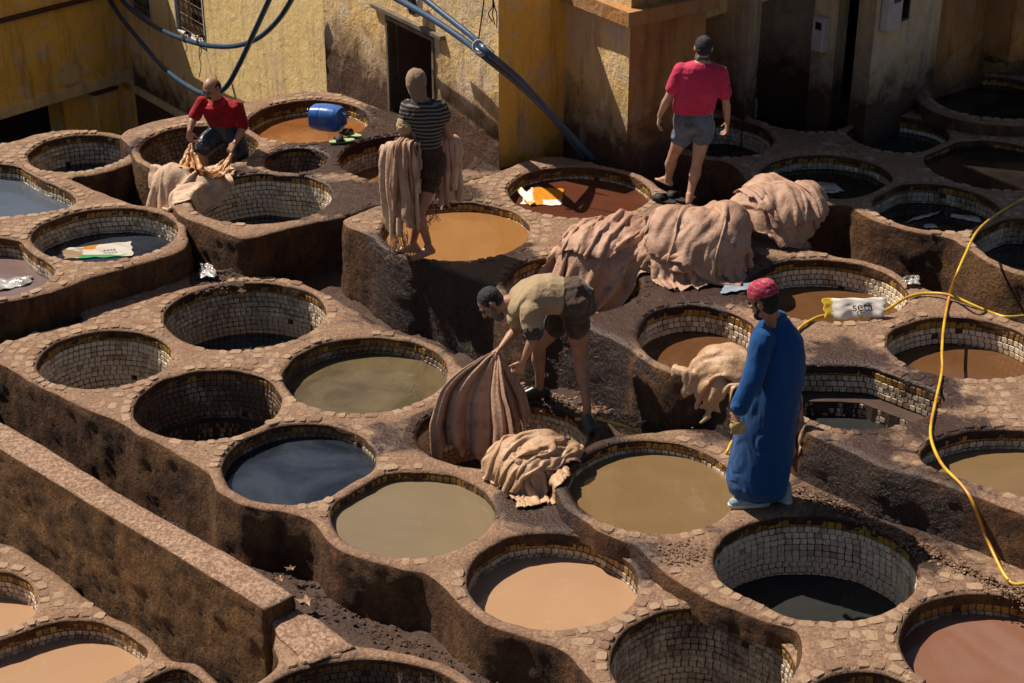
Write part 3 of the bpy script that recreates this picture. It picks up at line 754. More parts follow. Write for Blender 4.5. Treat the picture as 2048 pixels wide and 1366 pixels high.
def reach(S, d, pxx, z=1.0):            # walk from S along d until a sight column of the view is met
    lo, hi = 0., 12.
    f = lambda t: 1024 + FPX * (S.x + d.x * t) / ((S.y + d.y * t) * _cp - (z - CH) * _sp)
    s = f(1.) > f(0.)
    for _ in range(50):
        m_ = (lo + hi) / 2
        if (f(m_) < pxx) == s: lo = m_
        else: hi = m_
    return Vector((S.x + d.x * lo, S.y + d.y * lo, 0))
def onplane(x, y, S, d, off=0.):        # sight line meets an upright plane through S along d, off metres in front
    n = Vector((-d.y, d.x, 0)).normalized()
    if n.y > 0: n = -n
    r = ray(x, y); S2 = Vector((S.x, S.y, 0)) + n * off
    t = (S2.x * n.x + S2.y * n.y) / (r.x * n.x + r.y * n.y)
    return Vector((r.x * t, r.y * t, CH + r.z * t))
C3 = P(998, 338, .37)                                 # outer corner of the wall with the door
S3 = reach(C3, -dA, 645, 1.2)                         # its other end
S2_ = S3 - dB * -.22                                  # the wall left of it stands a little further back
K0 = reach(S2_, -dA, 226, 1.2)                        # inner corner with the left building
W1e = K0 - dB * 6
C5 = P(1252, 325, .53); C5 = Vector((C5.x, C5.y, 0)); C4 = reach(C5, -dA, 1128, .9)
C6 = reach(C5, dB, 1403, .9)
C7 = C6 + dB * 5
def wall_sheet(name, A, B, z0, z1, mat, parent, holes=(), depth=.28, st=.06, amp=.012, bulge=0.):
    """upright wall face from A to B (as seen from outside, left to right), with real openings and reveals"""
    A = Vector((A.x, A.y, 0)); B = Vector((B.x, B.y, 0)); L = (B - A).length; u = (B - A) / L; n = Vector((u.y, -u.x, 0))
    us = sorted(set([0., L] + [h[0] for h in holes] + [h[1] for h in holes])); zs = sorted(set([z0, z1] + [h[2] for h in holes] + [h[3] for h in holes]))
    def fill(a):
        o = []
        for i in range(len(a) - 1):
            k = max(1, int((a[i + 1] - a[i]) / st)); o += [a[i] + (a[i + 1] - a[i]) * j / k for j in range(k)]
        return np.array(o + [a[-1]])
    U = fill(us); Zz = fill(zs); nu = len(U); V = []
    gu, gz = np.meshgrid(U, Zz); q = np.stack([A.x + u.x * gu.ravel(), A.y + u.y * gu.ravel(), gz.ravel()], 1)
    e = np.minimum(gu.ravel(), L - gu.ravel()); e = np.clip(e / .08, 0, 1)
    d = (amp * fbm(q, 2.2, 4, 71) + amp * .6 * fbm(q, 9, 3, 73)) * e + bulge * np.exp(-((gz.ravel() - z0) / .25) ** 2)
    q[:, 0] += n.x * d; q[:, 1] += n.y * d
    F = []
    for j in range(len(Zz) - 1):
        for i in range(nu - 1):
            cu = (U[i] + U[i + 1]) / 2; cz = (Zz[j] + Zz[j + 1]) / 2
            if any(h[0] < cu < h[1] and h[2] < cz < h[3] for h in holes): continue
            F.append((j * nu + i, j * nu + i + 1, (j + 1) * nu + i + 1, (j + 1) * nu + i))
    V = [Vector(v) for v in q]; b = len(V)
    for h in holes:
        c = [A + u * h[0] + Vector((0, 0, h[2])), A + u * h[1] + Vector((0, 0, h[2])), A + u * h[1] + Vector((0, 0, h[3])), A + u * h[0] + Vector((0, 0, h[3]))]
        V += [x + n * .004 for x in c] + [x - n * depth for x in c]
        for k in range(4): F.append((b + k, b + 4 + k, b + 4 + (k + 1) % 4, b + (k + 1) % 4))
        b += 8
    # back face and top so that the wall has thickness
    c = [A - n * depth + u * .12, B - n * depth - u * .12]
    V += [c[0] + Vector((0, 0, z0)), c[1] + Vector((0, 0, z0)), c[1] + Vector((0, 0, z1)), c[0] + Vector((0, 0, z1)), A + Vector((0, 0, z1)), B + Vector((0, 0, z1)), A + Vector((0, 0, z0)), B + Vector((0, 0, z0))]
    F += [(b + 4, b + 5, b + 2, b + 3), (b, b + 3, b + 4, b + 6), (b + 1, b + 7, b + 5, b + 2)]
    if not holes: F.append((b + 1, b, b + 3, b + 2))
    return mesh_obj(name, V, F, mat, parent, True)
def rel(A, B, pt):
    A = Vector((A.x, A.y, 0)); u = (Vector((B.x, B.y, 0)) - A).normalized(); return (Vector((pt.x, pt.y, 0)) - A).dot(u), pt.z
def boxw(mb, A, B, u0, u1, z0, z1, d0, d1, bev=.004):      # a box in wall coordinates: d is distance in front
    A = Vector((A.x, A.y, 0)); u = (Vector((B.x, B.y, 0)) - A).normalized(); n = Vector((u.y, -u.x, 0))
    c = A + u * (u0 + u1) / 2 + n * (d0 + d1) / 2 + Vector((0, 0, (z0 + z1) / 2))
    return mb.box(c, abs(u1 - u0), abs(d1 - d0), z1 - z0, u, n, (0, 0, 1), bev)
ZT = 2.35
# --- wall with the two barred windows (set back) and the one with the door: one building
bl = thing('yellow_building', 'yellow plastered building with two barred windows and an open dark doorway', 'building'); bl.location = (0, 0, 0)
wx = []
def hole_px(A, B, x0, x1, ytop, ybot, d):
    a = rel(A, B, onplane(x0, (ytop + ybot) / 2, A, d)); b_ = rel(A, B, onplane(x1, (ytop + ybot) / 2, A, d)); t_ = onplane((x0 + x1) / 2, ytop, A, d).z; q_ = onplane((x0 + x1) / 2, ybot, A, d).z
    return [a[0], b_[0], q_, min(t_, ZT - .12)]
h1 = hole_px(K0, S2_, 262, 300, -30, 32, dA); h2 = hole_px(K0, S2_, 349, 406, -60, 76, dA)
wall_sheet('wall', K0, S2_, -3.6, ZT + .15, M['yellow'], bl, [tuple(h1), tuple(h2)], amp=.006)
wall_sheet('wall', S2_, S3, -3.6, ZT + .15, M['yellow_worn'], bl)
hd = hole_px(S3, C3, 781, 867, 62, 262, dA); hd[2] = .20
wall_sheet('wall', S3, C3, -.3, ZT, M['yellow_worn'], bl, [tuple(hd)], bulge=.05, amp=.02)
wall_sheet('wall', C3, C4, -.3, ZT, M['ochre'], bl, amp=.016)
mb = MB(); A_ = K0; e = S2_
def prism(pts, z0, z1):
    n = len(pts); V = [Vector((p.x, p.y, z)) for z in (z0, z1) for p in pts]
    return V, [tuple(range(n - 1, -1, -1)), tuple(range(n, 2 * n))] + [(k, (k + 1) % n, n + (k + 1) % n, n + k) for k in range(n)]
nA = Vector((dA.y, -dA.x, 0)); nA = nA if nA.y < 0 else -nA          # outward normals
nB = Vector((dB.y, -dB.x, 0)); nB = nB if nB.y < 0 else -nB
mb = MB(); mb.add(*prism([K0 - nA * .3, S2_ - nA * .3, S3 - nA * .3, C3 - nA * .3 - dA * .3, C4 - nB * .3, C4 + dB * 2 - nA * .3, K0 - nA * 3 + dB * 2], ZT - .1, ZT - .02))
mb.build('roof', M['ochre'], bl, False)
for (A, B, h, nm) in ((K0, S2_, h1, 'w'), (K0, S2_, h2, 'w')):
    w = MB(); t_ = .035
    for (a, b_, c, d_) in ((h[0], h[0] + t_, h[2], h[3]), (h[1] - t_, h[1], h[2], h[3]), (h[0] + t_, h[1] - t_, h[2], h[2] + t_)): boxw(w, A, B, a, b_, c, d_, -.09, .012)
    fr = w.build('window', M['white_paint'], bl, False)
    g_ = MB(); boxw(g_, A, B, h[0], h[1], h[2], h[3], -.26, -.25, 0); g_.build('pane', M['dark_in'], fr, False)
    gr = MB(); u = (S2_ - K0).normalized(); n = nA; b0 = Vector((A.x, A.y, 0))
    nb = 6 if h[1] - h[0] > .3 else 4
    for k in range(nb):
        uu = h[0] + (h[1] - h[0]) * (k + .5) / nb; pp = b0 + u * uu - n * .03
        gr.tube([pp + Vector((0, 0, h[2])), pp + Vector((0, 0, h[3]))], .0065, 5)
        zc = h[2] + .10
        while zc < h[3]:
            rr = (h[1] - h[0]) / nb * .38
            for sgn in (-1, 1):
                pts = [pp + u * sgn * rr * (1 - math.cos(a)) * .9 + Vector((0, 0, zc + rr * math.sin(a) * 1.6)) for a in np.linspace(-2.4, 2.4, 9)]
                gr.tube(pts, .004, 4)
            zc += rr * 3.4
    for zz in (h[2] + .08, h[2] + .30, h[2] + .52):
        if zz < h[3]: gr.tube([b0 + u * h[0] - n * .03 + Vector((0, 0, zz)), b0 + u * h[1] - n * .03 + Vector((0, 0, zz))], .006, 5)
    gr.build('grille', M['iron'], fr, False)
# door: frame, half-open leaf, lintel ledge
w = MB(); t_ = .045
for (a, b_, c, d_) in ((hd[0] - t_, hd[0], hd[2], hd[3] + t_), (hd[1], hd[1] + t_, hd[2], hd[3] + t_), (hd[0], hd[1], hd[3], hd[3] + t_)): boxw(w, S3, C3, a, b_, c, d_, -.1, .022)
df = w.build('door_frame', M['wood_grey'], bl, False)
u3 = (C3 - S3).normalized(); n3 = Vector((u3.y, -u3.x, 0)); b3 = Vector((S3.x, S3.y, 0))
lf = MB(); leaf_d = (u3 * .30 - n3 * .95).normalized(); hp = b3 + u3 * (hd[0] + .02) - n3 * .1
lf.box(hp + leaf_d * .26 + Vector((0, 0, (hd[2] + hd[3]) / 2)), .52, .035, hd[3] - hd[2] - .02, leaf_d, leaf_d.cross(Vector((0, 0, 1))), (0, 0, 1), .004); lf.build('door', M['wood_dark'], bl, False)
lg = MB(); boxw(lg, S3, C3, hd[0] - .30, hd[1] + .26, hd[3] + t_ + .03, hd[3] + t_ + .075, -.02, .06); lg.build('lintel_ledge', M['wood_grey'], bl, False)
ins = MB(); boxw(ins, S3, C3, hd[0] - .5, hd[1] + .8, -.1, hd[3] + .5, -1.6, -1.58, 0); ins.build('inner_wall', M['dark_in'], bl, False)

dL = Vector((math.cos(R_(50)), math.sin(R_(50)), 0)); nL = Vector((dL.y, -dL.x, 0)); W1e = K0 - dL * 6.5
# --- building on the left, ochre, with ledge and a dark opening below it
lb = thing('ochre_building', 'ochre building at the left edge with a cream ledge above a black opening', 'building')
zl = onplane(215, 152, K0, dL).z
op_a = rel(W1e, K0, onplane(-20, 240, K0, dL))[0]; op_b = rel(W1e, K0, onplane(146, 220, K0, dL))[0]
M['ochre_left'] = plaster_material('ochre_plaster_left', (.86, .55, .10), (.74, .45, .09), (.62, .50, .40), (.20, .12, .06), -3.4, .6)
wall_sheet('wall', W1e, K0, zl + .0, ZT, M['ochre_left'], lb, amp=.02)
KB = K0 - dL * .0 - nL * .25; WB = W1e - nL * .25
wall_sheet('wall', WB, KB + dL * .45, -3.6, zl, M['ochre_left'], lb, [(.5, op_b, -3.5, zl - .17)], depth=.4)
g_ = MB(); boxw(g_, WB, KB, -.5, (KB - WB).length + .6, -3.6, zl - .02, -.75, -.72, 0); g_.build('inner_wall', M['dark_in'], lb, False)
M['cream'] = plaster_material('cream_band', (.74, .57, .28), (.64, .48, .24), (.50, .40, .26), (.22, .14, .08), -3.4, .5)
lg = MB(); boxw(lg, W1e, K0, 0, (K0 - W1e).length - .0, zl - .17, zl, -.25, .035, .008); lg.build('ledge', M['cream'], lb, False)
zz = onplane(300, 190, K0, dA).z
lg = MB(); sl = (S2_ - K0).normalized()
A2 = onplane(232, 150, K0, dA, .03); B2 = onplane(385, 235, K0, dA, .03)
c = (A2 + B2) / 2; dd_ = (B2 - A2).normalized(); up_ = (Vector((0, 0, 1)) - dd_ * dd_.z).normalized()
lg.box(c - up_ * .06, (B2 - A2).length, .07, .11, dd_, dd_.cross(up_), up_, .01); lg.build('ledge', M['cream'], bl, False)
pb = MB(); a = rel(W1e, K0, onplane(119, 150, K0, dL)); b_ = rel(W1e, K0, onplane(160, 150, K0, dL))
boxw(pb, W1e, K0, a[0], b_[0], onplane(140, 168, K0, dL).z, onplane(140, 130, K0, dL).z, 0, .03, .008); pb.build('wall_box', M['cream'], lb, False)
# top band with dark ledge in the upper left corner
lg = MB(); lz = min(onplane(100, 18, K0, dL).z, ZT - .08); boxw(lg, W1e, K0, 0, (K0 - W1e).length - .35, lz, lz + .05, -.05, .10, .008); lg.build('string_course', M['ochre_r'], lb, False)
# pier below the ledge
q1 = onplane(190, 230, K0, dL); q2 = onplane(236, 230, K0, dL)
r1 = rel(W1e, K0, q1)[0]; r2 = rel(W1e, K0, q2)[0]
pr = MB(); boxw(pr, W1e, K0, r1, min(r2, (K0 - W1e).length - .02), -3.6, zl - .22, -.26, .06, .02); pr.build('pier', M['ochre_left'], lb, False)
pr = MB(); boxw(pr, W1e, K0, r1 - .05, min(r2, (K0 - W1e).length - .01), zl - .215, zl - .17, -.26, .10, .01); pr.build('pier_cap', M['ochre_r'], lb, False)
mb = MB(); mb.add(*prism([W1e - nL * .1, K0 - nL * .1, K0 - nL * 4, W1e - nL * 4], ZT - .1, ZT - .02)); mb.build('roof', M['ochre'], lb, False)

# --- tall building behind the man in pink, with the jutting slab
tb = thing('tall_building', 'tall stained building with a jutting slab, behind the man in the pink shirt', 'building')
ZH = 6.4
wall_sheet('wall', C4, C5, -.3, ZH, M['yellow_worn'], tb, amp=.016)
wall_sheet('wall', C5, C6, -.3, ZH, M['ochre_r'], tb, amp=.016)
wall_sheet('wall', C6 - dB * .0, C6 - dA * 3.5, -.3, ZH, M['ochre_r'], tb)
mb = MB(); mb.add(*prism([C4 - nA * .1, C5 - nA * .12, C6 - nB * .1, C6 - dA * 3.5, C4 - dA * 3], ZH - .1, ZH)); mb.build('roof', M['ochre_r'], tb, False)
mb = MB(); mb.add(*prism([C4 + nA * .0, C4 - dA * 3, C4 - dA * 3 + dB * .25, C4 + dB * .25], ZT, ZH)); mb.build('wall', M['ochre'], tb, False)
z_s = onplane(1258, 44, C5, dA).z
sl_ = MB(); sl_.add(*prism([C4 + nA * .12 - dA * .3, C5 + nA * .12 + nB * .12, C6 + nB * .12 + dB * .05, C6 - nB * .1, C5 - nB * .2 - nA * .1, C4 - nA * .2 - dA * .3], z_s, z_s + .14)); sl_.build('slab', M['ochre_r'], tb, False)

# --- building at the back right, in the shade
C7s = C6 + nB * .0
rb = thing('shaded_building', 'shaded yellow-grey building with dark doorways and a small window, top right', 'building')
R0 = P(1403, 228, .5) ; R1 = P(1490, 250, .5)
R0 = Vector((C6.x, C6.y, 0)) - dB * -.05
RA = reach(R0, dA, 1400, 1.) if False else R0
# the face runs away to the right in steps: pier, recess, pillar, doorway, wall
def seg(a, b): return Vector((a[0], a[1], 0)), Vector((b[0], b[1], 0))
g0 = P(1400, 205, .55); g1 = P(1487, 238, .55); wall_sheet('wall', g0, g1, -.2, 3.2, M['pale'], rb)
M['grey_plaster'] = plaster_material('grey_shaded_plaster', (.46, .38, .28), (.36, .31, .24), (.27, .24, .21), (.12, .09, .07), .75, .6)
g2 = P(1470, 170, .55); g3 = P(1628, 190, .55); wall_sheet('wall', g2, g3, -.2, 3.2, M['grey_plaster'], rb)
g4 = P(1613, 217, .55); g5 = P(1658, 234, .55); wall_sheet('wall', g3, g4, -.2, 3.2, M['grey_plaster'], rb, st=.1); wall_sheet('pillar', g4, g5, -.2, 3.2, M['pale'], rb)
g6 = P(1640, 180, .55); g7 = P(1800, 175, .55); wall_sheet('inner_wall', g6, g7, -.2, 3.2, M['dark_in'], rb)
g8 = P(1728, 262, .55); g9 = P(1860, 205, .55)
hw = [rel(g8, g9, onplane(1790, 20, g8, (g9 - g8).normalized()))[0], rel(g8, g9, onplane(1818, 20, g8, (g9 - g8).normalized()))[0], onplane(1805, 42, g8, (g9 - g8).normalized()).z, 2.9]
wall_sheet('wall', g8, g9, -.2, 3.2, M['pale'], rb, [tuple(hw)])
w = MB(); t_ = .03
for (a, b_, c, d_) in ((hw[0], hw[0] + t_, hw[2], hw[3]), (hw[1] - t_, hw[1], hw[2], hw[3]), (hw[0] + t_, hw[1] - t_, hw[2], hw[2] + t_)): boxw(w, g8, g9, a, b_, c, d_, -.09, .012)
fr = w.build('window', M['wood_dark'], rb, False); g_ = MB(); boxw(g_, g8, g9, hw[0], hw[1], hw[2], hw[3], -.2, -.19, 0); g_.build('pane', M['dark_in'], fr, False)
g10 = P(2140, 120, .55); wall_sheet('wall', g9, g10, -.2, 3.2, M['ochre_r'], rb)
w = MB(); ba = onplane(1438, 24, g0, (g1 - g0).normalized()); bb = onplane(1560, -12, g2, (g3 - g2).normalized(), .5)
w.box((ba + bb) / 2 + Vector((0, 0, .25)), (bb - ba).length + .4, .2, .5, (bb - ba).normalized(), (bb - ba).normalized().cross(Vector((0, 0, 1))), Vector((0, 0, 1)), .01); w.build('beam', M['yellow'], rb, False)
mb = MB(); mb.add(*prism([g0, g1, g8, g9, g10, g10 + Vector((3, 6, 0)), g0 + Vector((-1, 6, 0))], 3.2, 3.35)); mb.build('roof', M['ochre_r'], rb, False)
# stairs at the far right
st_ = thing('stone_stairs', 'dark stone stairs climbing at the top right corner', 'stairs')
sA = P(1850, 165, .6); sB = P(2080, 60, .9)
for k in range(5):
    a = P(1868 + k * 32, 112 - k * 20, .55 + k * .2); mbx = MB(); mbx.box(a + Vector((.35, 0, .1)), .95, .5, .2 + .2 * k, (math.cos(.5), math.sin(.5), 0), (-math.sin(.5), math.cos(.5), 0), (0, 0, 1), .02); mbx.build('step', M['pale'] if k % 2 else M['ochre_r'], st_, False)
mbx = MB(); a = P(1995, 120, .6); mbx.box(a + Vector((0, 0, .5)), .12, .8, 1.2, (math.cos(.6), math.sin(.6), 0), (-math.sin(.6), math.cos(.6), 0), (0, 0, 1), .02); mbx.build('side_wall', M['pale'], st_, False)
# plaster mound behind the far shaded vats
mm = plan_solid('plaster_mound', [(1425, 215), (1480, 205), (1560, 215), (1640, 250), (1720, 260), (1700, 150), (1560, 120), (1430, 140)], .75, .2, M['mud']) if False else None

# meter boxes
def meter(x0, x1, y0, y1, A, d, label):
    t = thing('meter_box', label, 'meter box', 'electricity meter boxes on the shaded walls')
    A = Vector((A.x, A.y, 0)); B = A + d
    a = rel(A, B, onplane(x0, (y0 + y1) / 2, A, d))[0]; b_ = rel(A, B, onplane(x1, (y0 + y1) / 2, A, d))[0]; zt = onplane((x0 + x1) / 2, y0, A, d).z; zb = onplane((x0 + x1) / 2, y1, A, d).z
    m1 = MB(); boxw(m1, A, B, a, b_, zb, zt, .0, .10, .012); m1.build('case', M['white_paint'], t, False)
    m2 = MB(); boxw(m2, A, B, a + (b_ - a) * .3, b_ - (b_ - a) * .2, zt - (zt - zb) * .34, zt - (zt - zb) * .12, .098, .106, .003); m2.build('glass', M['black_gloss'], t, False)
    return t
M['black_gloss'] = simple('black_gloss', (.01, .01, .012), .12)
meter(1636, 1660, 32, 102, g4, (g5 - g4).normalized(), 'grey meter box on the narrow pillar left of the dark doorway')
meter(1762, 1789, -25, 55, g8, (g9 - g8).normalized(), 'grey meter box beside the small barred window, cut by the top edge')
# ------------------------------------------------------------------ a small cloth solver, so that hides really hang and fold over what carries them
class Floor:
    """height of whatever lies below a point: terrace tops, vat liquids, ground"""
    def __init__(s, x0, x1, y0, y1, st=.02):
        s.x0, s.y0, s.st = x0, y0, st; s.nx = int((x1 - x0) / st) + 1; s.ny = int((y1 - y0) / st) + 1
        gx, gy = np.meshgrid(x0 + np.arange(s.nx) * st, y0 + np.arange(s.ny) * st); p = np.stack([gx.ravel(), gy.ravel()], 1); h = np.full(len(p), -.45)
        for k, T in TERR.items():
            o = T['outer']; m = inside(p, o)
            if not m.any(): continue
            zz = np.full(len(p), T['z'] + .012)
            for v in VATS.values():
                if v['terrace'] == k and not v['curb']:
                    q = inside(p, v['loop']); zz[q] = v['lev'] if v['lev'] is not None else v['z'] - v['floor']
            h = np.where(m & (zz > h), zz, h)
        s.h = h.reshape(s.ny, s.nx)
    def __call__(s, p):
        i = np.clip(((p[:, 0] - s.x0) / s.st + .5).astype(int), 0, s.nx - 1); j = np.clip(((p[:, 1] - s.y0) / s.st + .5).astype(int), 0, s.ny - 1)
        return s.h[j, i]
def settle(start, nx, ny, sx, sy, steps=55, iters=11, pins=None, floor=None, mounds=(), capsules=(), stiff_bend=.35, selfr=.0, damp=.975, fric=.6, g=9.8, dt=1 / 36., mfric=.85, sdf=None):
    X = np.array([[start(sx * (i / (nx - 1) - .5), sy * (j / (ny - 1) - .5)) for i in range(nx)] for j in range(ny)], float)
    lx, ly = sx / (nx - 1), sy / (ny - 1); ld = math.hypot(lx, ly)
    w = np.ones((ny, nx, 1)); 
    if pins is not None:
        for j in range(ny):
            for i in range(nx):
                if pins(i, j): w[j, i] = 0
    vel = np.zeros_like(X); G = np.array([0, 0, -g])
    def con(A, B, wa, wb, L, k):
        d = B - A; l = np.sqrt((d * d).sum(-1, keepdims=True)) + 1e-9; ws = wa + wb + 1e-9; c = d * ((l - L) / l * k / ws); A += c * wa; B -= c * wb
    sets = []
    for off, L, k in (((0, 1), lx, 1.), ((1, 0), ly, 1.), ((1, 1), ld, .5), ((1, -1), ld, .5), ((0, 2), 2 * lx, stiff_bend), ((2, 0), 2 * ly, stiff_bend)):
        dj, di = off
        if di == -1:
            for a in (0, 1): sets.append(((slice(a, ny - 1, 2), slice(1, nx)), (slice(a + 1, ny, 2), slice(0, nx - 1)), L, k))
        elif off == (1, 1):
            for a in (0, 1): sets.append(((slice(a, ny - 1, 2), slice(0, nx - 1)), (slice(a + 1, ny, 2), slice(1, nx)), L, k))
        elif off == (0, 1):
            for a in (0, 1): n = (nx - a) // 2; sets.append(((slice(None), slice(a, a + 2 * n, 2)), (slice(None), slice(a + 1, a + 2 * n, 2)), L, k))
        elif off == (1, 0):
            for a in (0, 1): n = (ny - a) // 2; sets.append(((slice(a, a + 2 * n, 2), slice(None)), (slice(a + 1, a + 2 * n, 2), slice(None)), L, k))
        elif off == (0, 2):
            for a in range(4):
                ii = np.arange(a, nx - 2, 4); sets.append(((slice(None), slice(a, nx - 2, 4)), (slice(None), slice(a + 2, nx, 4)), L, k, len(ii)))
        else:
            for a in range(4): sets.append(((slice(a, ny - 2, 4), slice(None)), (slice(a + 2, ny, 4), slice(None)), L, k))
    sets = [s_[:4] for s_ in sets]
    idx = np.arange(nx * ny); gi, gj = idx % nx, idx // nx
    for st in range(steps):
        prev = X.copy(); vel += G * dt; vel *= damp; X += vel * dt * w
        for it in range(iters):
            for a, b_, L, k in sets: con(X[a], X[b_], w[a], w[b_], L, k)
            F_ = X.reshape(-1, 3); wf = w.reshape(-1); PP = prev.reshape(-1, 3)
            for c, r in mounds:
                c = np.array(c); r = np.array(r); q = (F_ - c) / r; l = np.sqrt((q * q).sum(1)); m = (l < 1) & (wf > 0); F_[m] = c + q[m] / l[m][:, None] * r; F_[m] += (PP[m] - F_[m]) * (mfric * .5); q = (F_[m] - c) / r; l = np.sqrt((q * q).sum(1)) + 1e-9; F_[m] = c + q * np.maximum(1, 1 / l)[:, None] * r
            for a, b2, r in capsules:
                a = np.array(a); ab = np.array(b2) - a; t = np.clip(((F_ - a) @ ab) / (ab @ ab), 0, 1); c = a + t[:, None] * ab; q = F_ - c; l = np.sqrt((q * q).sum(1)) + 1e-9; m = (l < r) & (wf > 0); F_[m] = c[m] + q[m] / l[m][:, None] * r
        F_ = X.reshape(-1, 3); P0 = prev.reshape(-1, 3)
        if selfr and st % 2 == 0:
            c = np.floor(F_ / selfr).astype(np.int64) + 5000; key = (c[:, 0] * 10007 + c[:, 1]) * 10007 + c[:, 2]; o = np.argsort(key); ks = key[o]; Ic = []; Jc = []
            for dx in (-1, 0, 1):
                for dy in (-1, 0, 1):
                    for dz in (-1, 0, 1):
                        k2 = ((c[:, 0] + dx) * 10007 + c[:, 1] + dy) * 10007 + c[:, 2] + dz; lo = np.searchsorted(ks, k2); hi = np.searchsorted(ks, k2, 'right'); n = hi - lo; tot = n.sum()
                        if not tot: continue
                        I = np.repeat(idx, n); J = o[np.arange(tot) - np.repeat(np.cumsum(n) - n, n) + np.repeat(lo, n)]; Ic.append(I); Jc.append(J)
            I = np.concatenate(Ic); J = np.concatenate(Jc); m = (I < J) & ((abs(gi[I] - gi[J]) > 2) | (abs(gj[I] - gj[J]) > 2)); I, J = I[m], J[m]
            d = F_[J] - F_[I]; l = np.sqrt((d * d).sum(1)) + 1e-9; m = l < selfr; I, J, d, l = I[m], J[m], d[m], l[m]
            c2 = d * ((selfr - l) / l * .35)[:, None]; corr = np.zeros_like(F_); cnt = np.zeros(len(F_))
            np.add.at(corr, J, c2); np.add.at(corr, I, -c2); np.add.at(cnt, I, 1); np.add.at(cnt, J, 1); F_ += corr / np.maximum(1, cnt * .6)[:, None] * w.reshape(-1, 1)
        if floor is not None:
            h = floor(F_) + .006; below = (F_[:, 2] < h) & (w.reshape(-1) > 0); dep = h - F_[:, 2]; sh = below & (dep < .09); F_[sh, 2] = h[sh]
            F_[sh, :2] += (P0[sh, :2] - F_[sh, :2]) * fric
            dp = below & ~sh; F_[dp, :2] = P0[dp, :2]; h2 = floor(F_) + .006; b3 = dp & (F_[:, 2] < h2); F_[b3, 2] = np.maximum(P0[b3, 2], F_[b3, 2]); 
        vel = (X - prev) / dt; l = np.sqrt((vel * vel).sum(-1, keepdims=True)); vel *= np.minimum(1, 3.0 / (l + 1e-9))
    return X
def folded(x_scale, amp, per, ang, z0, seed=0, y_scale=1., lift=0., warp=2.):
    ca, sa = math.cos(ang), math.sin(ang)
    def f(x, y):
        u, v = x * ca + y * sa, -x * sa + y * ca; w_ = math.sin(1.7 * x + seed) + math.sin(2.3 * y + 1.3 * seed); uu = u * x_scale; vv = v * y_scale
        ph = 2 * math.pi * u / per + warp * w_ + 1.1 * math.sin(3.3 * v + 2 * seed)
        h = amp * (math.sin(ph) * (.70 + .40 * math.sin(2.9 * v + seed + u)) + .55 * math.sin(.47 * ph + 2.1 * v + seed) + .22 * math.sin(2.6 * v * 3 + u * 5))
        return (uu * ca - vv * sa, uu * sa + vv * ca, z0 + h + lift * math.sin(3.1 * x + seed) * math.cos(2.7 * y + seed))
    return f
# ------------------------------------------------------------------ people: one continuous body each, clothes as parts
def skin_mat(name, c):
    m, t, b = new_mat(name); g = NG(t); p = g.obj()
    put(g, b, 'Base Color', g.mix(g.ramp(g.noise(p, 9, 5, .6), [(.35, 0.), (.65, 1.)]), tuple(x * .72 for x in c), c))
    b.inputs['Roughness'].default_value = .48; b.inputs['Subsurface Weight'].default_value = .06; b.inputs['Subsurface Radius'].default_value = (.02, .008, .004)
    g.l(g.bump(g.noise(p, 70, 4, .6), .002), b.inputs['Normal']); return m
M['skin'] = skin_mat('tanned_skin', (.40, .205, .125)); M['skin_pale'] = skin_mat('lighter_skin', (.50, .29, .19))
M['hair'] = simple('black_hair', (.014, .011, .010), .55, .012, 140, .4)
M['hair_grey'] = simple('greying_hair', (.032, .032, .036), .6, .012, 140, .6)
M['beard_grey'] = simple('grey_beard', (.16, .15, .14), .8, .008, 90, .5)
def cloth_mat(name, c, dark=None, rough=.85, bsc=14, bump=.012, sc2=3.5, spec=.15, zst=.45):
    m, t, b = new_mat(name); g = NG(t); p = g.obj()
    col = g.mix(g.ramp(g.noise(p, sc2, 5, .65, .4), [(.40, 0.), (.62, 1.)]), dark or tuple(x * .72 for x in c), c)
    put(g, b, 'Base Color', col); b.inputs['Roughness'].default_value = rough; b.inputs['Specular IOR Level'].default_value = spec
    b.inputs['Sheen Weight'].default_value = .15
    h = g.math('ADD', g.noise(g.mapv(p, (1, 1, zst)), bsc, 3, .5, 1.0), g.math('MULTIPLY', g.noise(p, 220, 2, .5), .03))
    g.l(g.bump(h, bump), b.inputs['Normal']); return m
M['robe'] = cloth_mat('blue_robe_cotton', (.006, .062, .21), (.004, .048, .165), .8, 6, .014, 2, .15, .18)
M['pink'] = cloth_mat('pink_cotton', (.56, .045, .11), (.46, .03, .08), .85, 9, .02)
M['red'] = cloth_mat('red_cotton', (.33, .006, .012), (.16, .004, .01), .8, 10, .022)
M['denim'] = cloth_mat('worn_denim', (.13, .19, .27), (.07, .065, .055), .85, 12, .02)
M['khaki'] = cloth_mat('stained_khaki_shirt', (.40, .29, .17), (.33, .24, .14), .85, 9, .018, 2.5)
M['soiled'] = cloth_mat('soiled_brown_shorts', (.12, .08, .05), (.035, .025, .022), .85, 12, .022)
M['mudshorts'] = cloth_mat('muddy_dark_shorts', (.07, .036, .024), (.022, .012, .012), .75, 12, .022)
M['navy'] = cloth_mat('wet_navy_shorts', (.012, .016, .03), (.006, .008, .016), .35, 12, .025, 3.5, .5)
M['hood'] = cloth_mat('earth_brown_knit', (.30, .20, .13), (.22, .14, .09), .95, 30, .006)
M['rubber'] = simple('black_rubber', (.010, .011, .013), .28, .002, 20, .3)
M['rubber_g'] = simple('grey_green_rubber', (.05, .065, .055), .35, .002, 20, .4)
M['sneaker'] = simple('pale_blue_sneaker', (.30, .42, .46), .7, .004, 60, .3)
M['sole'] = simple('white_sole', (.55, .55, .52), .6)
M['sock'] = simple('black_sock', (.012, .012, .013), .9)
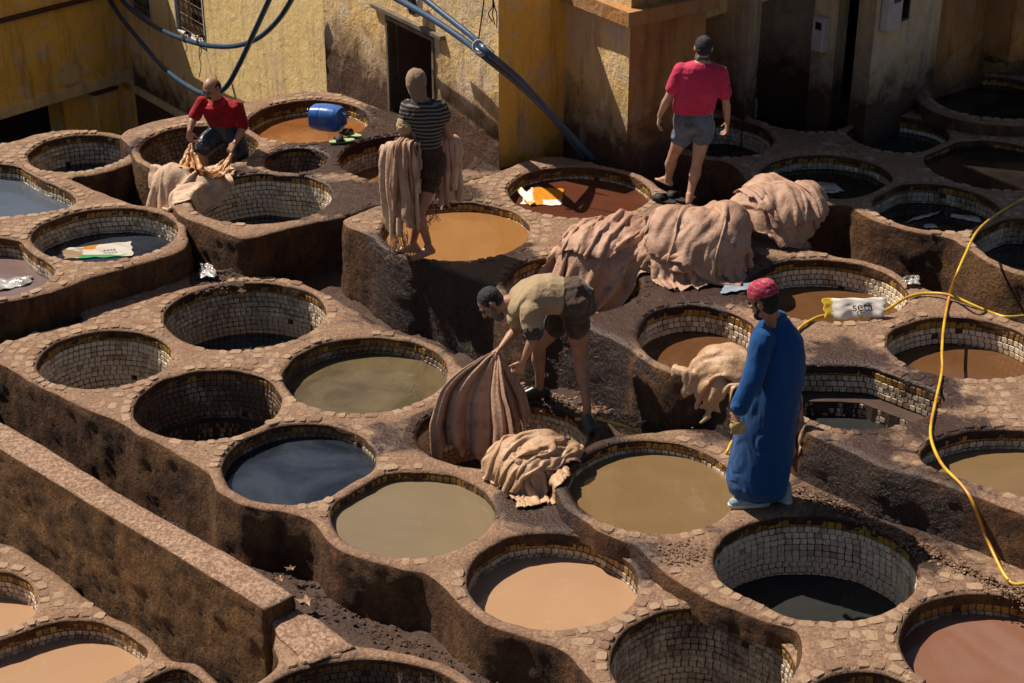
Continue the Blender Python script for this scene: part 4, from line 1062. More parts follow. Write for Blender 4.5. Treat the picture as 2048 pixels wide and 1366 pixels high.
def stripe_mat():
    m, t, b = new_mat('black_and_grey_stripes'); g = NG(t); p = g.geo(); z = g.sep(p)
    zz = g.math('ADD', z[2], g.math('MULTIPLY', g.noise(p, 5, 3, .5), .02))
    s = g.math('FRACT', g.math('MULTIPLY', zz, 31.)); f = g.ramp(s, [(.0, 0.), (.55, 0.), (.62, 1.), (.93, 1.), (.99, 0.)])
    put(g, b, 'Base Color', g.mix(f, (.016, .017, .018), (.19, .16, .12))); b.inputs['Roughness'].default_value = .9
    g.l(g.bump(g.noise(g.mapv(p, (1, 1, .4)), 9, 3, .5, 1.2), .02), b.inputs['Normal']); return m
M['stripe'] = stripe_mat()
def cap_mat():
    m, t, b = new_mat('embroidered_crimson_cap'); g = NG(t); p = g.obj()
    v = g.vor(p, 70); f = g.ramp(v, [(.22, 1.), (.34, 0.)])
    zf = g.math('FRACT', g.math('MULTIPLY', g.sep(p)[2], 26.)); f2 = g.ramp(zf, [(.0, 1.), (.18, 0.), (.9, 0.), (1., 1.)])
    put(g, b, 'Base Color', g.mix(g.math('MULTIPLY', g.math('MAXIMUM', f, g.math('MULTIPLY', f2, .6)), .7), (.33, .018, .06), (.50, .25, .17))); b.inputs['Roughness'].default_value = .9; return m
M['cap'] = cap_mat()

class Blob:
    """union of tapered limbs and ellipsoids, fused by a voxel remesh into one skin"""
    def __init__(s): s.bm = bmesh.new()
    def cap(s, a, b, ra, rb, n=14):
        a, b = Vector(a), Vector(b); d = b - a
        if d.length < 1e-5: d = Vector((0, 0, .001))
        q = d.to_track_quat('Z', 'Y'); rings = []
        prof = [(-ra, 0.02 * ra), (-ra * .86, ra * .5), (-ra * .5, ra * .866), (0, ra), (d.length, rb), (d.length + rb * .5, rb * .866), (d.length + rb * .86, rb * .5), (d.length + rb, .02 * rb)]
        for z, r in prof: rings.append([s.bm.verts.new(a + q @ Vector((r * math.cos(2 * math.pi * k / n), r * math.sin(2 * math.pi * k / n), z))) for k in range(n)])
        for i in range(len(rings) - 1):
            for k in range(n): s.bm.faces.new((rings[i][k], rings[i][(k + 1) % n], rings[i + 1][(k + 1) % n], rings[i + 1][k]))
        s.bm.faces.new(rings[0][::-1]); s.bm.faces.new(rings[-1]); return s
    def chain(s, pts, rad):
        for i in range(len(pts) - 1): s.cap(pts[i], pts[i + 1], rad[i], rad[i + 1])
        return s
    def ell(s, c, r, X=(1, 0, 0), Y=(0, 1, 0), Zx=(0, 0, 1)):
        c, X, Y, Zx = map(Vector, (c, X, Y, Zx)); X.normalize(); Y.normalize(); Zx.normalize()
        g = bmesh.ops.create_icosphere(s.bm, subdivisions=3, radius=1)
        for v in g['verts']: v.co = c + X * v.co.x * r[0] + Y * v.co.y * r[1] + Zx * v.co.z * r[2]
        return s
    def loft(s, rings, n=28, power=1.0):
        """rings: (centre, side vector, front vector) lengths included"""
        R = []
        for c, a, b in rings:
            c, a, b = map(Vector, (c, a, b)); ring = []
            for k in range(n):
                t = 2 * math.pi * k / n; ct, st = math.cos(t), math.sin(t)
                ring.append(s.bm.verts.new(c + a * math.copysign(abs(ct) ** power, ct) + b * math.copysign(abs(st) ** power, st)))
            R.append(ring)
        for i in range(len(R) - 1):
            for k in range(n): s.bm.faces.new((R[i][k], R[i][(k + 1) % n], R[i + 1][(k + 1) % n], R[i + 1][k]))
        s.bm.faces.new(R[0][::-1]); s.bm.faces.new(R[-1]); return s
    def build(s, name, mat, parent, voxel=.007, smooth=3, wrinkle=0, wsc=9, seed=0, cut=None, stretch=(1, 1, .4)):
        bmesh.ops.recalc_face_normals(s.bm, faces=s.bm.faces)
        me = bpy.data.meshes.new(name); s.bm.to_mesh(me); s.bm.free(); o = bpy.data.objects.new('tmp', me); COL.objects.link(o)
        m = o.modifiers.new('r', 'REMESH'); m.mode = 'VOXEL'; m.voxel_size = voxel; m.use_smooth_shade = True
        if smooth: k = o.modifiers.new('s', 'SMOOTH'); k.factor = .5; k.iterations = smooth
        dg = bpy.context.evaluated_depsgraph_get(); nm = bpy.data.meshes.new_from_object(o.evaluated_get(dg)); bpy.data.objects.remove(o)
        nm.materials.clear(); nm.materials.append(mat); nm.name = name
        n = len(nm.vertices); co = np.empty(n * 3); nm.vertices.foreach_get('co', co); co = co.reshape(-1, 3)
        if wrinkle:
            no = np.empty(n * 3); nm.vertices.foreach_get('normal', no); no = no.reshape(-1, 3)
            q = co * np.array(stretch); a = fbm(q + .25 * fbm(co, 4, 2, seed + 9)[:, None], wsc, 3, seed)
            co = co + no * (wrinkle * (1 - 2 * np.abs(a) * 1.6))[:, None]
        co -= np.array(parent.location); nm.vertices.foreach_set('co', co.ravel()); nm.polygons.foreach_set('use_smooth', [True] * len(nm.polygons)); nm.update()
        return link(bpy.data.objects.new(name, nm), parent)
def unit(v): return Vector(v).normalized()
def hand(B, wrist, d, side, palm, curl=.5, k=1., spread=1., thumb=1):
    """palm and five separate fingers; d: direction of the hand, side: towards the thumb, palm: where the palm faces"""
    d = unit(d); palm = (Vector(palm) - d * Vector(palm).dot(d)).normalized(); side = unit(Vector(side) - d * Vector(side).dot(d) - palm * Vector(side).dot(palm))
    w = Vector(wrist); L = .085 * k
    for t in (-.030, -.010, .010, .028): B.cap(w + side * t * .55 * k + d * .012 * k, w + side * t * k + d * L, .0155 * k, .0125 * k, 8)
    for i, (t, ln) in enumerate(((.032, .068), (.011, .078), (-.010, .072), (-.030, .056))):
        p = w + side * t * k + d * L; a = .18 + curl * .5; dd = (d + side * t * 4 * spread).normalized()
        for j, f in enumerate((.45, .32, .26)):
            ax = dd * math.cos(a) + palm * math.sin(a); e = p + ax * ln * f * k; B.cap(p, e, (.0092 - j * .0008) * k, (.0086 - j * .0008) * k, 8); p = e; a += curl * (.95 if j == 0 else .8)
    p = w + side * .026 * k + d * .022 * k; a = unit(side * .8 + d * .75 + palm * .25)
    e = p + a * .036 * k; B.cap(p, e, .0135 * k, .011 * k, 8); a2 = unit(side * (.35) + d * .9 + palm * (.35 + curl * .4)); f = e + a2 * .030 * k; B.cap(e, f, .0105 * k, .0095 * k, 8); B.cap(f, f + unit(a2 + palm * .4) * .02 * k, .0095 * k, .008 * k, 8)
def foot(B, ankle, toe_dir, k=1., lift=0.):
    a = Vector(ankle); t = Vector((toe_dir[0], toe_dir[1], 0)).normalized(); s = Vector((-t.y, t.x, 0)); dz = Vector((0, 0, -1))
    heel = a - t * .045 * k + dz * (.058 - lift) * k; ball = a + t * .115 * k + dz * .066 * k
    B.cap(a, heel, .036 * k, .027 * k); B.cap(heel, ball - s * .012 * k, .028 * k, .020 * k); B.cap(a + dz * .012, ball + s * .018 * k, .034 * k, .021 * k); B.cap(heel, ball + s * .02 * k, .026 * k, .020 * k)
    for i, (o, l, r) in enumerate(((.030, .052, .0125), (.012, .050, .0095), (-.004, .044, .009), (-.018, .036, .0085), (-.031, .028, .008))):
        p = ball + s * o * k; B.cap(p, p + t * l * k + dz * .006 * k, r * k * 1.1, r * k, 8)
def leg(B, hip, knee, ankle, k=1.):
    hip, knee, ankle = map(Vector, (hip, knee, ankle)); B.chain([hip, hip.lerp(knee, .45), hip.lerp(knee, .85), knee], [.088 * k, .078 * k, .056 * k, .052 * k])
    sh = ankle - knee; u = unit(knee - hip); back = unit(u - unit(sh) * u.dot(unit(sh)) + Vector((0, .001, 0))); back = back if (u - unit(sh) * u.dot(unit(sh))).length > .05 else Vector((0, -.3, 0))
    back = Vector(back); B.ell(knee.lerp(ankle, .02) , (.05 * k, .05 * k, .055 * k))
    c = knee.lerp(ankle, .30) + back * .012 * k; B.chain([knee, c, knee.lerp(ankle, .6), ankle], [.048 * k, .057 * k, .040 * k, .032 * k])
def arm(B, sh, el, wr, k=1.):
    sh, el, wr = map(Vector, (sh, el, wr)); B.chain([sh, sh.lerp(el, .5), el], [.054 * k, .046 * k, .036 * k]); B.chain([el, el.lerp(wr, .28), el.lerp(wr, .7), wr], [.037 * k, .042 * k, .030 * k, .024 * k])
def head(B, c, f, u, k=1., neck=None):
    f, u = unit(f), unit(u); f = unit(f - u * f.dot(u)); r = f.cross(u); c = Vector(c)
    B.ell(c + u * .022 * k - f * .010 * k, (.074 * k, .094 * k, .085 * k), r, f, u)
    B.ell(c - u * .030 * k + f * .022 * k, (.060 * k, .062 * k, .078 * k), r, f, u)
    B.ell(c - u * .085 * k + f * .045 * k, (.034 * k, .032 * k, .026 * k), r, f, u)               # chin
    B.cap(c + u * .018 * k + f * .082 * k, c - u * .022 * k + f * .108 * k, .009 * k, .0135 * k, 8)  # nose
    B.cap(c - u * .024 * k + f * .094 * k + r * .010 * k, c - u * .024 * k + f * .094 * k - r * .010 * k, .009 * k, .009 * k, 8)
    B.cap(c + u * .026 * k + f * .080 * k + r * .038 * k, c + u * .026 * k + f * .080 * k - r * .038 * k, .011 * k, .011 * k, 8)  # brow
    B.cap(c - u * .052 * k + f * .084 * k + r * .018 * k, c - u * .052 * k + f * .084 * k - r * .018 * k, .0085 * k, .0085 * k, 8)
    for s in (1, -1):
        B.ell(c + r * s * .042 * k + f * .070 * k - u * .012 * k, (.018 * k, .014 * k, .014 * k), r, f, u)
        e = c + r * s * .076 * k - f * .012 * k - u * .004 * k; B.ell(e, (.010 * k, .019 * k, .032 * k), r, unit(f + r * s * .4), u)
    if neck is not None: B.cap(c - u * .045 * k - f * .012 * k, neck, .052 * k, .062 * k)
    return r, f, u
def eyes(parent, c, f, u, k=1.):
    f, u = unit(f), unit(u); f = unit(f - u * f.dot(u)); r = f.cross(u); c = Vector(c)
    for s in (1, -1):
        e = MB(); p = c + r * s * .031 * k + f * .083 * k + u * .010 * k
        bm = bmesh.new(); bmesh.ops.create_icosphere(bm, subdivisions=2, radius=.0105 * k); bm.verts.index_update()
        e.add([p + v.co for v in bm.verts], [tuple(v.index for v in q.verts) for q in bm.faces]); bm.free()
        e.build('eye', M['eye'], parent, True, parent.location)
        b = MB(); q0 = c + u * .034 * k + f * .088 * k; b.tube([q0 + r * s * .014 * k, q0 + r * s * .03 * k + u * .005 * k, q0 + r * s * .048 * k - f * .010 * k], .0048 * k, 6); b.build('eyebrow', M['hair'], parent, True, parent.location)
M['eye'] = simple('dark_eye', (.03, .02, .015), .15)
def hair(parent, c, f, u, mat, k=1., grow=.006, front=.0, low=-.02, name='hair', bald=False):
    f, u = unit(f), unit(u); f = unit(f - u * f.dot(u)); r = f.cross(u); c = Vector(c); B = Blob(); g = grow
    if not bald:
        B.ell(c + u * .030 * k - f * .020 * k, ((.073 + g) * k, (.086 + g) * k, (.079 + g) * k), r, f, u)
    B.ell(c - u * .004 * k - f * .040 * k, ((.064 + g) * k, (.055 + g) * k, (.066 + g) * k), r, f, u)
    for s in (1, -1): B.ell(c + u * .022 * k + r * s * .044 * k - f * .004 * k, (.034 * k, .050 * k, .036 * k), r, f, u)
    return B.build(name, mat, parent, .004, 1, .0045, 70, 3, stretch=(1, 1, 1))
def person(label, base):
    t = thing('person', label, 'person'); t.location = base; return t
def sleeve(B, sh, el, t, r0=.078, r1=.068):
    sh, el = Vector(sh), Vector(el); e = sh.lerp(el, t); B.chain([sh, sh.lerp(el, t * .5), e], [r0, (r0 + r1) / 2, r1])

# ---------- 1. man in the blue robe, standing on the rim of the khaki vat, looking down to the left
b = P(1520, 1010, .13); Y = b.y + .02; t = person('man in a long blue robe and crimson cap standing with his back half turned', (b.x, Y, .13))
f = unit((-.80, .55, 0)); u = Vector((0, 0, 1)); rt = f.cross(u)
hc = Q(1527, 603, Y - .02); hf = unit(f + Vector((-.1, 0, -.42))); hu = unit(u + f * .38)
B = Blob(); neck = Q(1553, 650, Y); head(B, hc, hf, hu, 1.03, neck)
cz = Q(1545, 700, Y); B.loft([(Q(1553, 660, Y), rt * .07, f * .06), (Q(1553, 700, Y), rt * .15, f * .10), (Q(1545, 800, Y), rt * .15, f * .11)])
wl = Q(1474, 822, Y - .20); B.cap(Q(1486, 790, Y - .19), wl, .03, .025); hand(B, wl, (-.12, -.05, -1), f, rt * 1.0 + Vector((.6, .2, 0)), .7, 1.0)
a1 = Q(1512, 1004, Y - .02); a2 = Q(1562, 992, Y + .06); a1.z = a2.z = .13 + .095; a2.y = Y + .06
for a, kx in ((a1, .03), (a2, -.02)): B.cap(a, a + Vector((kx, 0, .4)), .035, .055)
body = B.build('body', M['skin'], t, .006)
eyes(t, hc, hf, hu, 1.03); hair(t, hc - hu * .015, hf, hu, M['hair'], 1.0, .004)
B = Blob(); B.ell(hc + hu * -.088 + hf * .055, (.038, .034, .034), hf.cross(hu), hf, hu); hr_ = hf.cross(hu)
for s_ in (1, -1): B.chain([hc + hr_ * s_ * .066 - hu * .01 + hf * .005, hc + hr_ * s_ * .055 - hu * .05 + hf * .035, hc + hr_ * s_ * .025 - hu * .085 + hf * .065], [.010, .014, .018])
B.build('beard', M['hair'], t, .004, 1, .004, 70, 4)
B = Blob(); ch = hc + hu * .062 - hf * .014; hr = hf.cross(hu)
B.loft([(ch - hu * .018, hr * .088, hf * .106), (ch + hu * .02, hr * .087, hf * .104), (ch + hu * .055, hr * .076, hf * .092), (ch + hu * .078, hr * .058, hf * .070), (ch + hu * .088, hr * .020, hf * .025)], 32); B.build('cap', M['cap'], t, .005, 3, .003, 14, 2)
# robe: lofted body with a sleeve
B = Blob()
prof = [(983, 1460, 1568, .16), (960, 1454, 1574, .20), (900, 1466, 1583, .20), (820, 1478, 1592, .20), (760, 1487, 1603, .19), (710, 1495, 1608, .175), (675, 1506, 1603, .155), (652, 1522, 1588, .12), (636, 1535, 1574, .075)]
rings = []
for y, xl, xr, dp in prof:
    c = Q((xl + xr) / 2, y, Y + .02); w = (Q(xr, y, Y) - Q(xl, y, Y)).length / 2; rings.append((c, Vector((w, .10 * w, 0)), Vector((-.04, dp, 0))))
B.loft(rings, 40)
B.cap(Q(1570, 676, Y + .02), Q(1592, 735, Y + .06), .075, .07)
sh = Q(1527, 678, Y - .10); el = Q(1505, 762, Y - .18); wr = Q(1480, 812, Y - .19)
B.chain([sh, sh.lerp(el, .5), el, el.lerp(wr, .6), wr], [.078, .074, .070, .064, .066])
B.loft([(Q(1553, 642, Y), rt * .070, f * .066), (Q(1553, 628, Y - .005), rt * .066, f * .064)], 24)
robe = B.build('robe', M['robe'], t, .007, 5, .006, 5.5, 12, stretch=(1, 1, .13))
for a, dr, s_ in ((a1, (-1, -.12), 0), (a2, (-.55, .75), 1)):
    B = Blob(); d = unit((dr[0], dr[1], 0)); s = Vector((-d.y, d.x, 0)); g0 = a + Vector((0, 0, -.062))
    B.cap(g0 - d * .05, g0 + d * .155, .046, .040); B.cap(a + Vector((0, 0, .0)), g0 + d * .11, .056, .044); B.cap(a - d * .02 + Vector((0, 0, .02)), g0 - d * .05, .050, .046)
    shoe = B.build('shoe', M['sneaker'] if not s_ else M['sneaker'], t, .005, 3)
    B = Blob(); g1 = a + Vector((0, 0, -.088)); B.loft([(g1 + Vector((0, 0, -.004)) + d * .05, d * .150, s * .046), (g1 + Vector((0, 0, .022)) + d * .05, d * .153, s * .050)], 30, .8); B.build('sole', M['sole'], t, .005, 1)
    B = Blob(); B.cap(a + Vector((0, 0, .01)), a + Vector((0, 0, .16)), .042, .048); B.build('sock', M['sock'], t, .007, 1)
gl = MB(); gp = Q(1476, 850, Y - .23)
V = []; F = []
for j in range(7):
    for i in range(7):
        V.append(gp + Vector(((i - 3) * .017 + .004 * math.sin(j * 2), .03 * math.sin(i * 1.7 + j) * .5 - .01, -(j - 2) * .016 + .01 * math.sin(i * 2.3))))
for j in range(6):
    for i in range(6): F.append((j * 7 + i, j * 7 + i + 1, (j + 1) * 7 + i + 1, (j + 1) * 7 + i))
M['glove'] = simple('pale_yellow_gloves', (.55, .42, .16), .7, .006, 60, .3)
o = mesh_obj('work_gloves', V, F, M['glove']); tag(o, 'pale yellow gloves crumpled in the left hand of the man in blue', 'gloves'); sm = o.modifiers.new('t', 'SOLIDIFY'); sm.thickness = .012; o.modifiers.new('s', 'SUBSURF').levels = 1

# ---------- 2. man in the pink shirt, seen from behind, stepping over a rim
bL = P(1333, 372, .53); bR = P(1382, 408, .53); Y = 14.52; t = person('man in a pink shirt and denim shorts stepping barefoot over a rim, back turned', ((bL.x + bR.x) / 2, Y, .53))
hc = Q(1407, 96, Y + .03); hf = unit((.05, 1, -.30)); hu = unit((.03, .28, 1)); neck = Q(1405, 122, Y)
B = Blob(); head(B, hc, hf, hu, 1.0, neck)
shL, shR = Q(1362, 140, Y), Q(1441, 146, Y); elL, wrL = Q(1336, 196, Y - .02), Q(1319, 232, Y + .03); elR, wrR = Q(1452, 205, Y), Q(1455, 243, Y + .05)
B.loft([(neck, (.07, 0, 0), (0, .06, 0)), (Q(1403, 138, Y), (.17, 0, 0), (0, .09, 0)), (Q(1400, 180, Y), (.16, 0, 0), (0, .11, 0)), (Q(1394, 228, Y), (.15, 0, 0), (0, .11, 0)), (Q(1390, 255, Y), (.165, 0, 0), (0, .12, 0))])
arm(B, shL, elL, wrL); arm(B, shR, elR, wrR)
hand(B, wrL, (-.1, .1, -1), (.3, 1, 0), (1, 0, 0), .45); hand(B, wrR, (-.02, .15, -1), (-.5, .9, 0), (-1, -.1, 0), .5)
hpL, hpR = Q(1374, 250, Y), Q(1408, 252, Y); knL, anL = Q(1346, 312, Y + .10), Q(1336, 362, bL.y + .02); knR, anR = Q(1394, 328, Y - .05), Q(1379, 394, bR.y + .02)
leg(B, hpL, knL, anL); leg(B, hpR, knR, anR); foot(B, Vector((anL.x, anL.y, .53 + .085)), (-.5, .9)); foot(B, Vector((anR.x, anR.y, .53 + .085)), (.3, .95))
B.build('body', M['skin_pale'], t, .0065)
hair(t, hc, hf, hu, M['hair_grey'], 1.0, .004)
B = Blob(); B.loft([(Q(1405, 117, Y + .01), (.072, 0, 0), (0, .068, .01)), (Q(1405, 109, Y + .01), (.066, 0, 0), (0, .064, .01))], 24); B.build('collar', M['denim'], t, .005, 1)
B = Blob(); pr = [(124, 1384, 1424, .075), (132, 1362, 1440, .10), (150, 1352, 1446, .125), (180, 1352, 1440, .135), (205, 1347, 1432, .14), (222, 1345, 1426, .14)]
B.loft([(Q((a + c) / 2, y, Y), Vector(((Q(c, y, Y) - Q(a, y, Y)).length / 2, 0, 0)), (0, d, 0)) for y, a, c, d in pr], 36, .85)
sleeve(B, shL, elL, .62, .067, .068); sleeve(B, shR, elR, .68, .067, .068); B.build('shirt', M['pink'], t, .007, 5, .006, 5, 31, stretch=(1, 1, .5))
B = Blob(); B.loft([(Q(1387, 218, Y), (.165, 0, 0), (0, .125, 0)), (Q(1387, 240, Y), (.185, 0, 0), (0, .14, 0)), (Q(1389, 258, Y), (.185, 0, 0), (0, .14, 0))], 32, .9)
B.cap(hpL + Vector((0, 0, .0)), hpL.lerp(knL, .38), .105, .098); B.cap(hpR, hpR.lerp(knR, .28), .105, .100); B.build('shorts', M['denim'], t, .007, 3, .008, 8, 33)

# ---------- 3. striped shirt man carrying hides on both forearms
b = P(835, 511, .53); Y = b.y + .0; t = person('barefoot man in a striped shirt and brown hood carrying hides over both forearms', (b.x, Y, .53))
hc = Q(833, 166, Y + .04); hf = unit((.16, .95, -.30)); hu = unit((-.03, .30, 1)); neck = Q(842, 202, Y)
B = Blob(); head(B, hc, hf, hu, 1.0, neck)
shL, shR = Q(816, 214, Y), Q(880, 216, Y); elL, wrL = Q(808, 280, Y - .06), Q(776, 302, Y + .14); elR, wrR = Q(896, 262, Y + .0), Q(902, 292, Y + .20)
B.loft([(neck, (.07, 0, 0), (0, .06, 0)), (Q(846, 216, Y), (.16, 0, 0), (0, .09, 0)), (Q(850, 260, Y), (.15, 0, 0), (0, .11, 0)), (Q(853, 300, Y), (.15, 0, 0), (0, .11, 0)), (Q(853, 330, Y), (.16, 0, 0), (0, .12, 0))])
arm(B, shL, elL, wrL); arm(B, shR, elR, wrR); hand(B, wrL, (-.4, .8, -.3), (.4, .2, .8), (.8, .3, -.5), .8); hand(B, wrR, (-.2, .85, -.3), (-.5, .1, .8), (-.8, .2, -.4), .8)
hpL, hpR = Q(840, 340, Y), Q(866, 340, Y); knL, anL = Q(840, 420, Y + .03), Q(826, 484, Y + .06); knR, anR = Q(838, 428, Y - .10), Q(856, 486, Y - .03)
leg(B, hpL, knL, anL); leg(B, hpR, knR, anR); foot(B, Vector((anL.x, anL.y, .53 + .085)), (-.95, .2)); foot(B, Vector((anR.x, anR.y - .0, .53 + .10)), (-.75, -.55), 1., .0)
B.build('body', M['skin'], t, .0065)
B = Blob(); hr = hf.cross(hu); B.ell(hc + hu * .022 - hf * .01, (.085, .105, .103), hr, hf, hu); B.cap(hc - hf * .03, neck + Vector((-.01, -.01, .03)), .082, .064); B.build('hood', M['hood'], t, .006, 4, .004, 12, 5)
B = Blob(); pr = [(200, 826, 858, .075), (208, 806, 888, .10), (228, 804, 895, .12), (260, 822, 888, .125), (290, 827, 884, .125)]
B.loft([(Q((a + c) / 2, y, Y), Vector(((Q(c, y, Y) - Q(a, y, Y)).length / 2, 0, 0)), (0, d, 0)) for y, a, c, d in pr], 36, .85); sleeve(B, shL, elL, .32, .062, .066); sleeve(B, shR, elR, .36, .062, .066)
B.build('shirt', M['stripe'], t, .007, 4, .008, 6, 41)
B = Blob(); e0, e1 = shL.lerp(elL, .28), shL.lerp(elL, .58); B.cap(e0, e1, .060, .078); B.build('undershirt_sleeve', M['khaki'], t, .006, 2, .008, 14, 43)
B = Blob(); B.loft([(Q(856, 288, Y), (.13, 0, 0), (0, .118, 0)), (Q(856, 320, Y), (.155, 0, 0), (0, .135, 0)), (Q(854, 345, Y), (.16, 0, 0), (0, .13, 0))], 32, .9)
B.cap(hpL, hpL.lerp(knL, .30), .098, .095); B.cap(hpR, hpR.lerp(knR, .32), .098, .095); B.build('shorts', M['mudshorts'], t, .007, 3, .009, 8, 44)

# ---------- 4. bending man
b1 = P(1177, 852, .0); b2 = P(1072, 798, 0); Y = 11.32; t = person('grey-bearded man in a khaki shirt bending down over a vat with a hide', ((b1.x + b2.x) / 2, Y, .0))
pel = Q(1142, 600, Y); chest = Q(1062, 596, Y - .02); nb = Q(1022, 604, Y - .04); hc = Q(982, 606, Y - .06)
hf = unit((-.62, -.22, -.75)); hu = unit((-.78, .12, .55))
B = Blob(); head(B, hc, hf, hu, 1.04, nb)
sN, sF = Q(1060, 622, Y - .20), Q(1036, 612, Y + .14)
B.loft([(nb, (0, .07, 0), (.02, 0, .06)), (Q(1038, 602, Y - .02), (0, .17, 0), (.03, 0, .09)), (chest, (0, .17, 0), (.02, 0, .115)), (Q(1105, 592, Y), (0, .15, 0), (0, 0, .11)), (pel, (0, .165, 0), (.0, 0, .13))])
eN, wN = Q(1070, 672, Y - .26), Q(1046, 722, Y - .27); eF, wF = Q(1030, 662, Y + .14), Q(1003, 694, Y + .02)
arm(B, sN, eN, wN, 1.04); arm(B, sF, eF, wF, 1.04)
hand(B, wN, (-.35, -.1, -.9), (-.8, .3, 0), (-.2, .8, 0), .85, 1.05); hand(B, wF, (-.75, -.15, -.5), (.2, -.3, .9), (-.3, -.3, -.9), .95, 1.05)
h1, h2 = Q(1150, 625, Y - .10), Q(1128, 630, Y + .10); k1, a1 = Q(1160, 712, Y - .06), Q(1174, 812, b1.y + .02); k2, a2 = Q(1080, 690, Y + .10), Q(1079, 776, b2.y + .02)
leg(B, h1, k1, a1, 1.02); leg(B, h2, k2, a2, 1.02)
B.cap(a1, Vector((a1.x, a1.y, .05)), .033, .035); B.cap(a2, Vector((a2.x, a2.y, .05)), .033, .035)
B.build('body', M['skin'], t, .0065)
eyes(t, hc, hf, hu, 1.04); hair(t, hc, hf, hu, M['hair_grey'], 1.04, .005)
B = Blob(); hr = hf.cross(hu); B.ell(hc - hu * .100 + hf * .048, (.042, .036, .050), hr, hf, hu)
for s_ in (1, -1): B.chain([hc + hr * s_ * .068 - hu * .015 + hf * .005, hc + hr * s_ * .056 - hu * .055 + hf * .035, hc + hr * s_ * .025 - hu * .090 + hf * .062], [.010, .017, .022])
B.build('beard', M['beard_grey'], t, .004, 1, .006, 60, 4)
B = Blob(); B.loft([(Q(1018, 600, Y - .03), (0, .10, 0), (.03, 0, .085)), (Q(1034, 597, Y - .03), (0, .185, 0), (.05, 0, .125)), (Q(1066, 592, Y - .02), (0, .20, 0), (.03, 0, .150)), (Q(1100, 588, Y), (0, .18, 0), (.01, 0, .150)), (Q(1128, 592, Y), (0, .165, 0), (0, 0, .135))], 32)
sleeve(B, sN, eN, .62, .085, .082); sleeve(B, sF, eF, .5, .080, .074); B.build('shirt', M['khaki'], t, .007, 5, .006, 5, 51, stretch=(.6, 1, 1))
B = Blob(); c0, c1 = sN.lerp(eN, .58), sN.lerp(eN, .78); B.cap(c0, c1, .074, .078); cf = B.build('sleeve_cuff', M['navy'], t, .006, 2, .008, 14, 43); cf['label'] = 'torn dark blue patch at the sleeve end'
B = Blob(); B.loft([(Q(1124, 592, Y), (0, .165, 0), (.02, 0, .13)), (Q(1142, 592, Y), (0, .175, 0), (.06, 0, .14)), (Q(1156, 606, Y), (.02, .18, 0), (.11, 0, .10)), (Q(1158, 622, Y), (.10, .17, 0), (.10, -.12, .02))], 30)
B.cap(Q(1148, 610, Y - .09), h1.lerp(k1, .32), .115, .100); B.cap(Q(1140, 610, Y + .08), h2.lerp(k2, .38), .11, .092); B.build('shorts', M['soiled'], t, .007, 4, .009, 7, 52)
for a, d, mt in ((a1, unit((.15, -1, 0)), 'rubber_g'), (a2, unit((-1, -.12, 0)), 'rubber')):
    B = Blob(); g0 = Vector((a.x, a.y, .032)); s = Vector((-d.y, d.x, 0))
    B.cap(g0 - d * .055, g0 + d * .15, .040, .036); B.cap(g0 + d * .04 + Vector((0, 0, .035)), g0 + d * .12, .045, .040); B.cap(g0 - d * .05 + Vector((0, 0, .02)), g0 + d * .03 + Vector((0, 0, .03)), .036, .042)
    cl = B.build('clog', M[mt], t, .005, 3)

# ---------- 5. man in the red shirt, kneeling in a vat
b = P(440, 300, .37); Y = b.y + .05; t = person('moustached man in a red shirt and wet navy shorts leaning over a vat rim', (b.x, Y, -.1))
hc = Q(423, 177, Y - .16); hf = unit((-.42, -.80, -.42)); hu = unit((-.25, -.25, .93)); nb = Q(438, 205, Y - .08)
B = Blob(); head(B, hc, hf, hu, 1.03, nb)
sA, sB = Q(404, 204, Y - .05), Q(475, 212, Y - .03); eA, wA = Q(386, 238, Y - .14), Q(379, 262, Y - .26); eB, wB = Q(486, 256, Y - .10), Q(470, 286, Y - .30)
B.loft([(nb, (.07, 0, 0), (0, .06, 0)), (Q(440, 205, Y - .05), (.17, 0, 0), (0, .09, .02)), (Q(445, 235, Y), (.155, 0, 0), (0, .11, 0)), (Q(452, 262, Y + .05), (.16, 0, 0), (0, .12, 0))])
arm(B, sA, eA, wA, 1.03); arm(B, sB, eB, wB, 1.03); hand(B, wA, (.05, -.2, -1), (.5, -.6, 0), (.3, .8, 0), .9, 1.05); hand(B, wB, (-.55, -.3, -.7), (-.5, -.4, .7), (.5, .6, -.3), .9, 1.05)
hA, hB = Q(440, 265, Y), Q(466, 268, Y); kA, kB = Q(404, 296, Y - .16), Q(480, 312, Y - .12)
leg(B, hA, kA, Vector((kA.x + .02, kA.y + .02, -.10))); leg(B, hB, kB, Vector((kB.x + .02, kB.y + .05, -.10)))
foot(B, Vector((kA.x + .02, kA.y + .02, -.03)), (-.4, -.9)); foot(B, Vector((kB.x + .02, kB.y + .05, -.03)), (.1, -1))
B.build('body', M['skin'], t, .0065); eyes(t, hc, hf, hu, 1.03); hair(t, hc - hf * .012, hf, hu, M['hair'], 1.02, .003, bald=True)
B = Blob(); hr = hf.cross(hu); m0 = hc - hu * .040 + hf * .098; B.chain([m0 - hr * .03 - hu * .008 - hf * .01, m0, m0 + hr * .03 - hu * .008 - hf * .01], [.007, .011, .007]); B.build('moustache', M['hair'], t, .004, 1)
B = Blob(); B.cap(Q(436, 204, Y - .10), Q(442, 214, Y - .04), .078, .10); B.loft([(Q(440, 203, Y - .06), (.10, 0, 0), (0, .09, .02)), (Q(440, 208, Y - .05), (.19, 0, 0), (0, .12, .02)), (Q(444, 228, Y - .02), (.185, 0, 0), (0, .14, 0)), (Q(450, 246, Y + .02), (.165, 0, 0), (0, .14, 0))], 32, .85)
sleeve(B, sA, eA, .75, .060, .066); sleeve(B, sB, eB, .85, .062, .070); B.build('shirt', M['red'], t, .007, 4, .007, 6, 61)
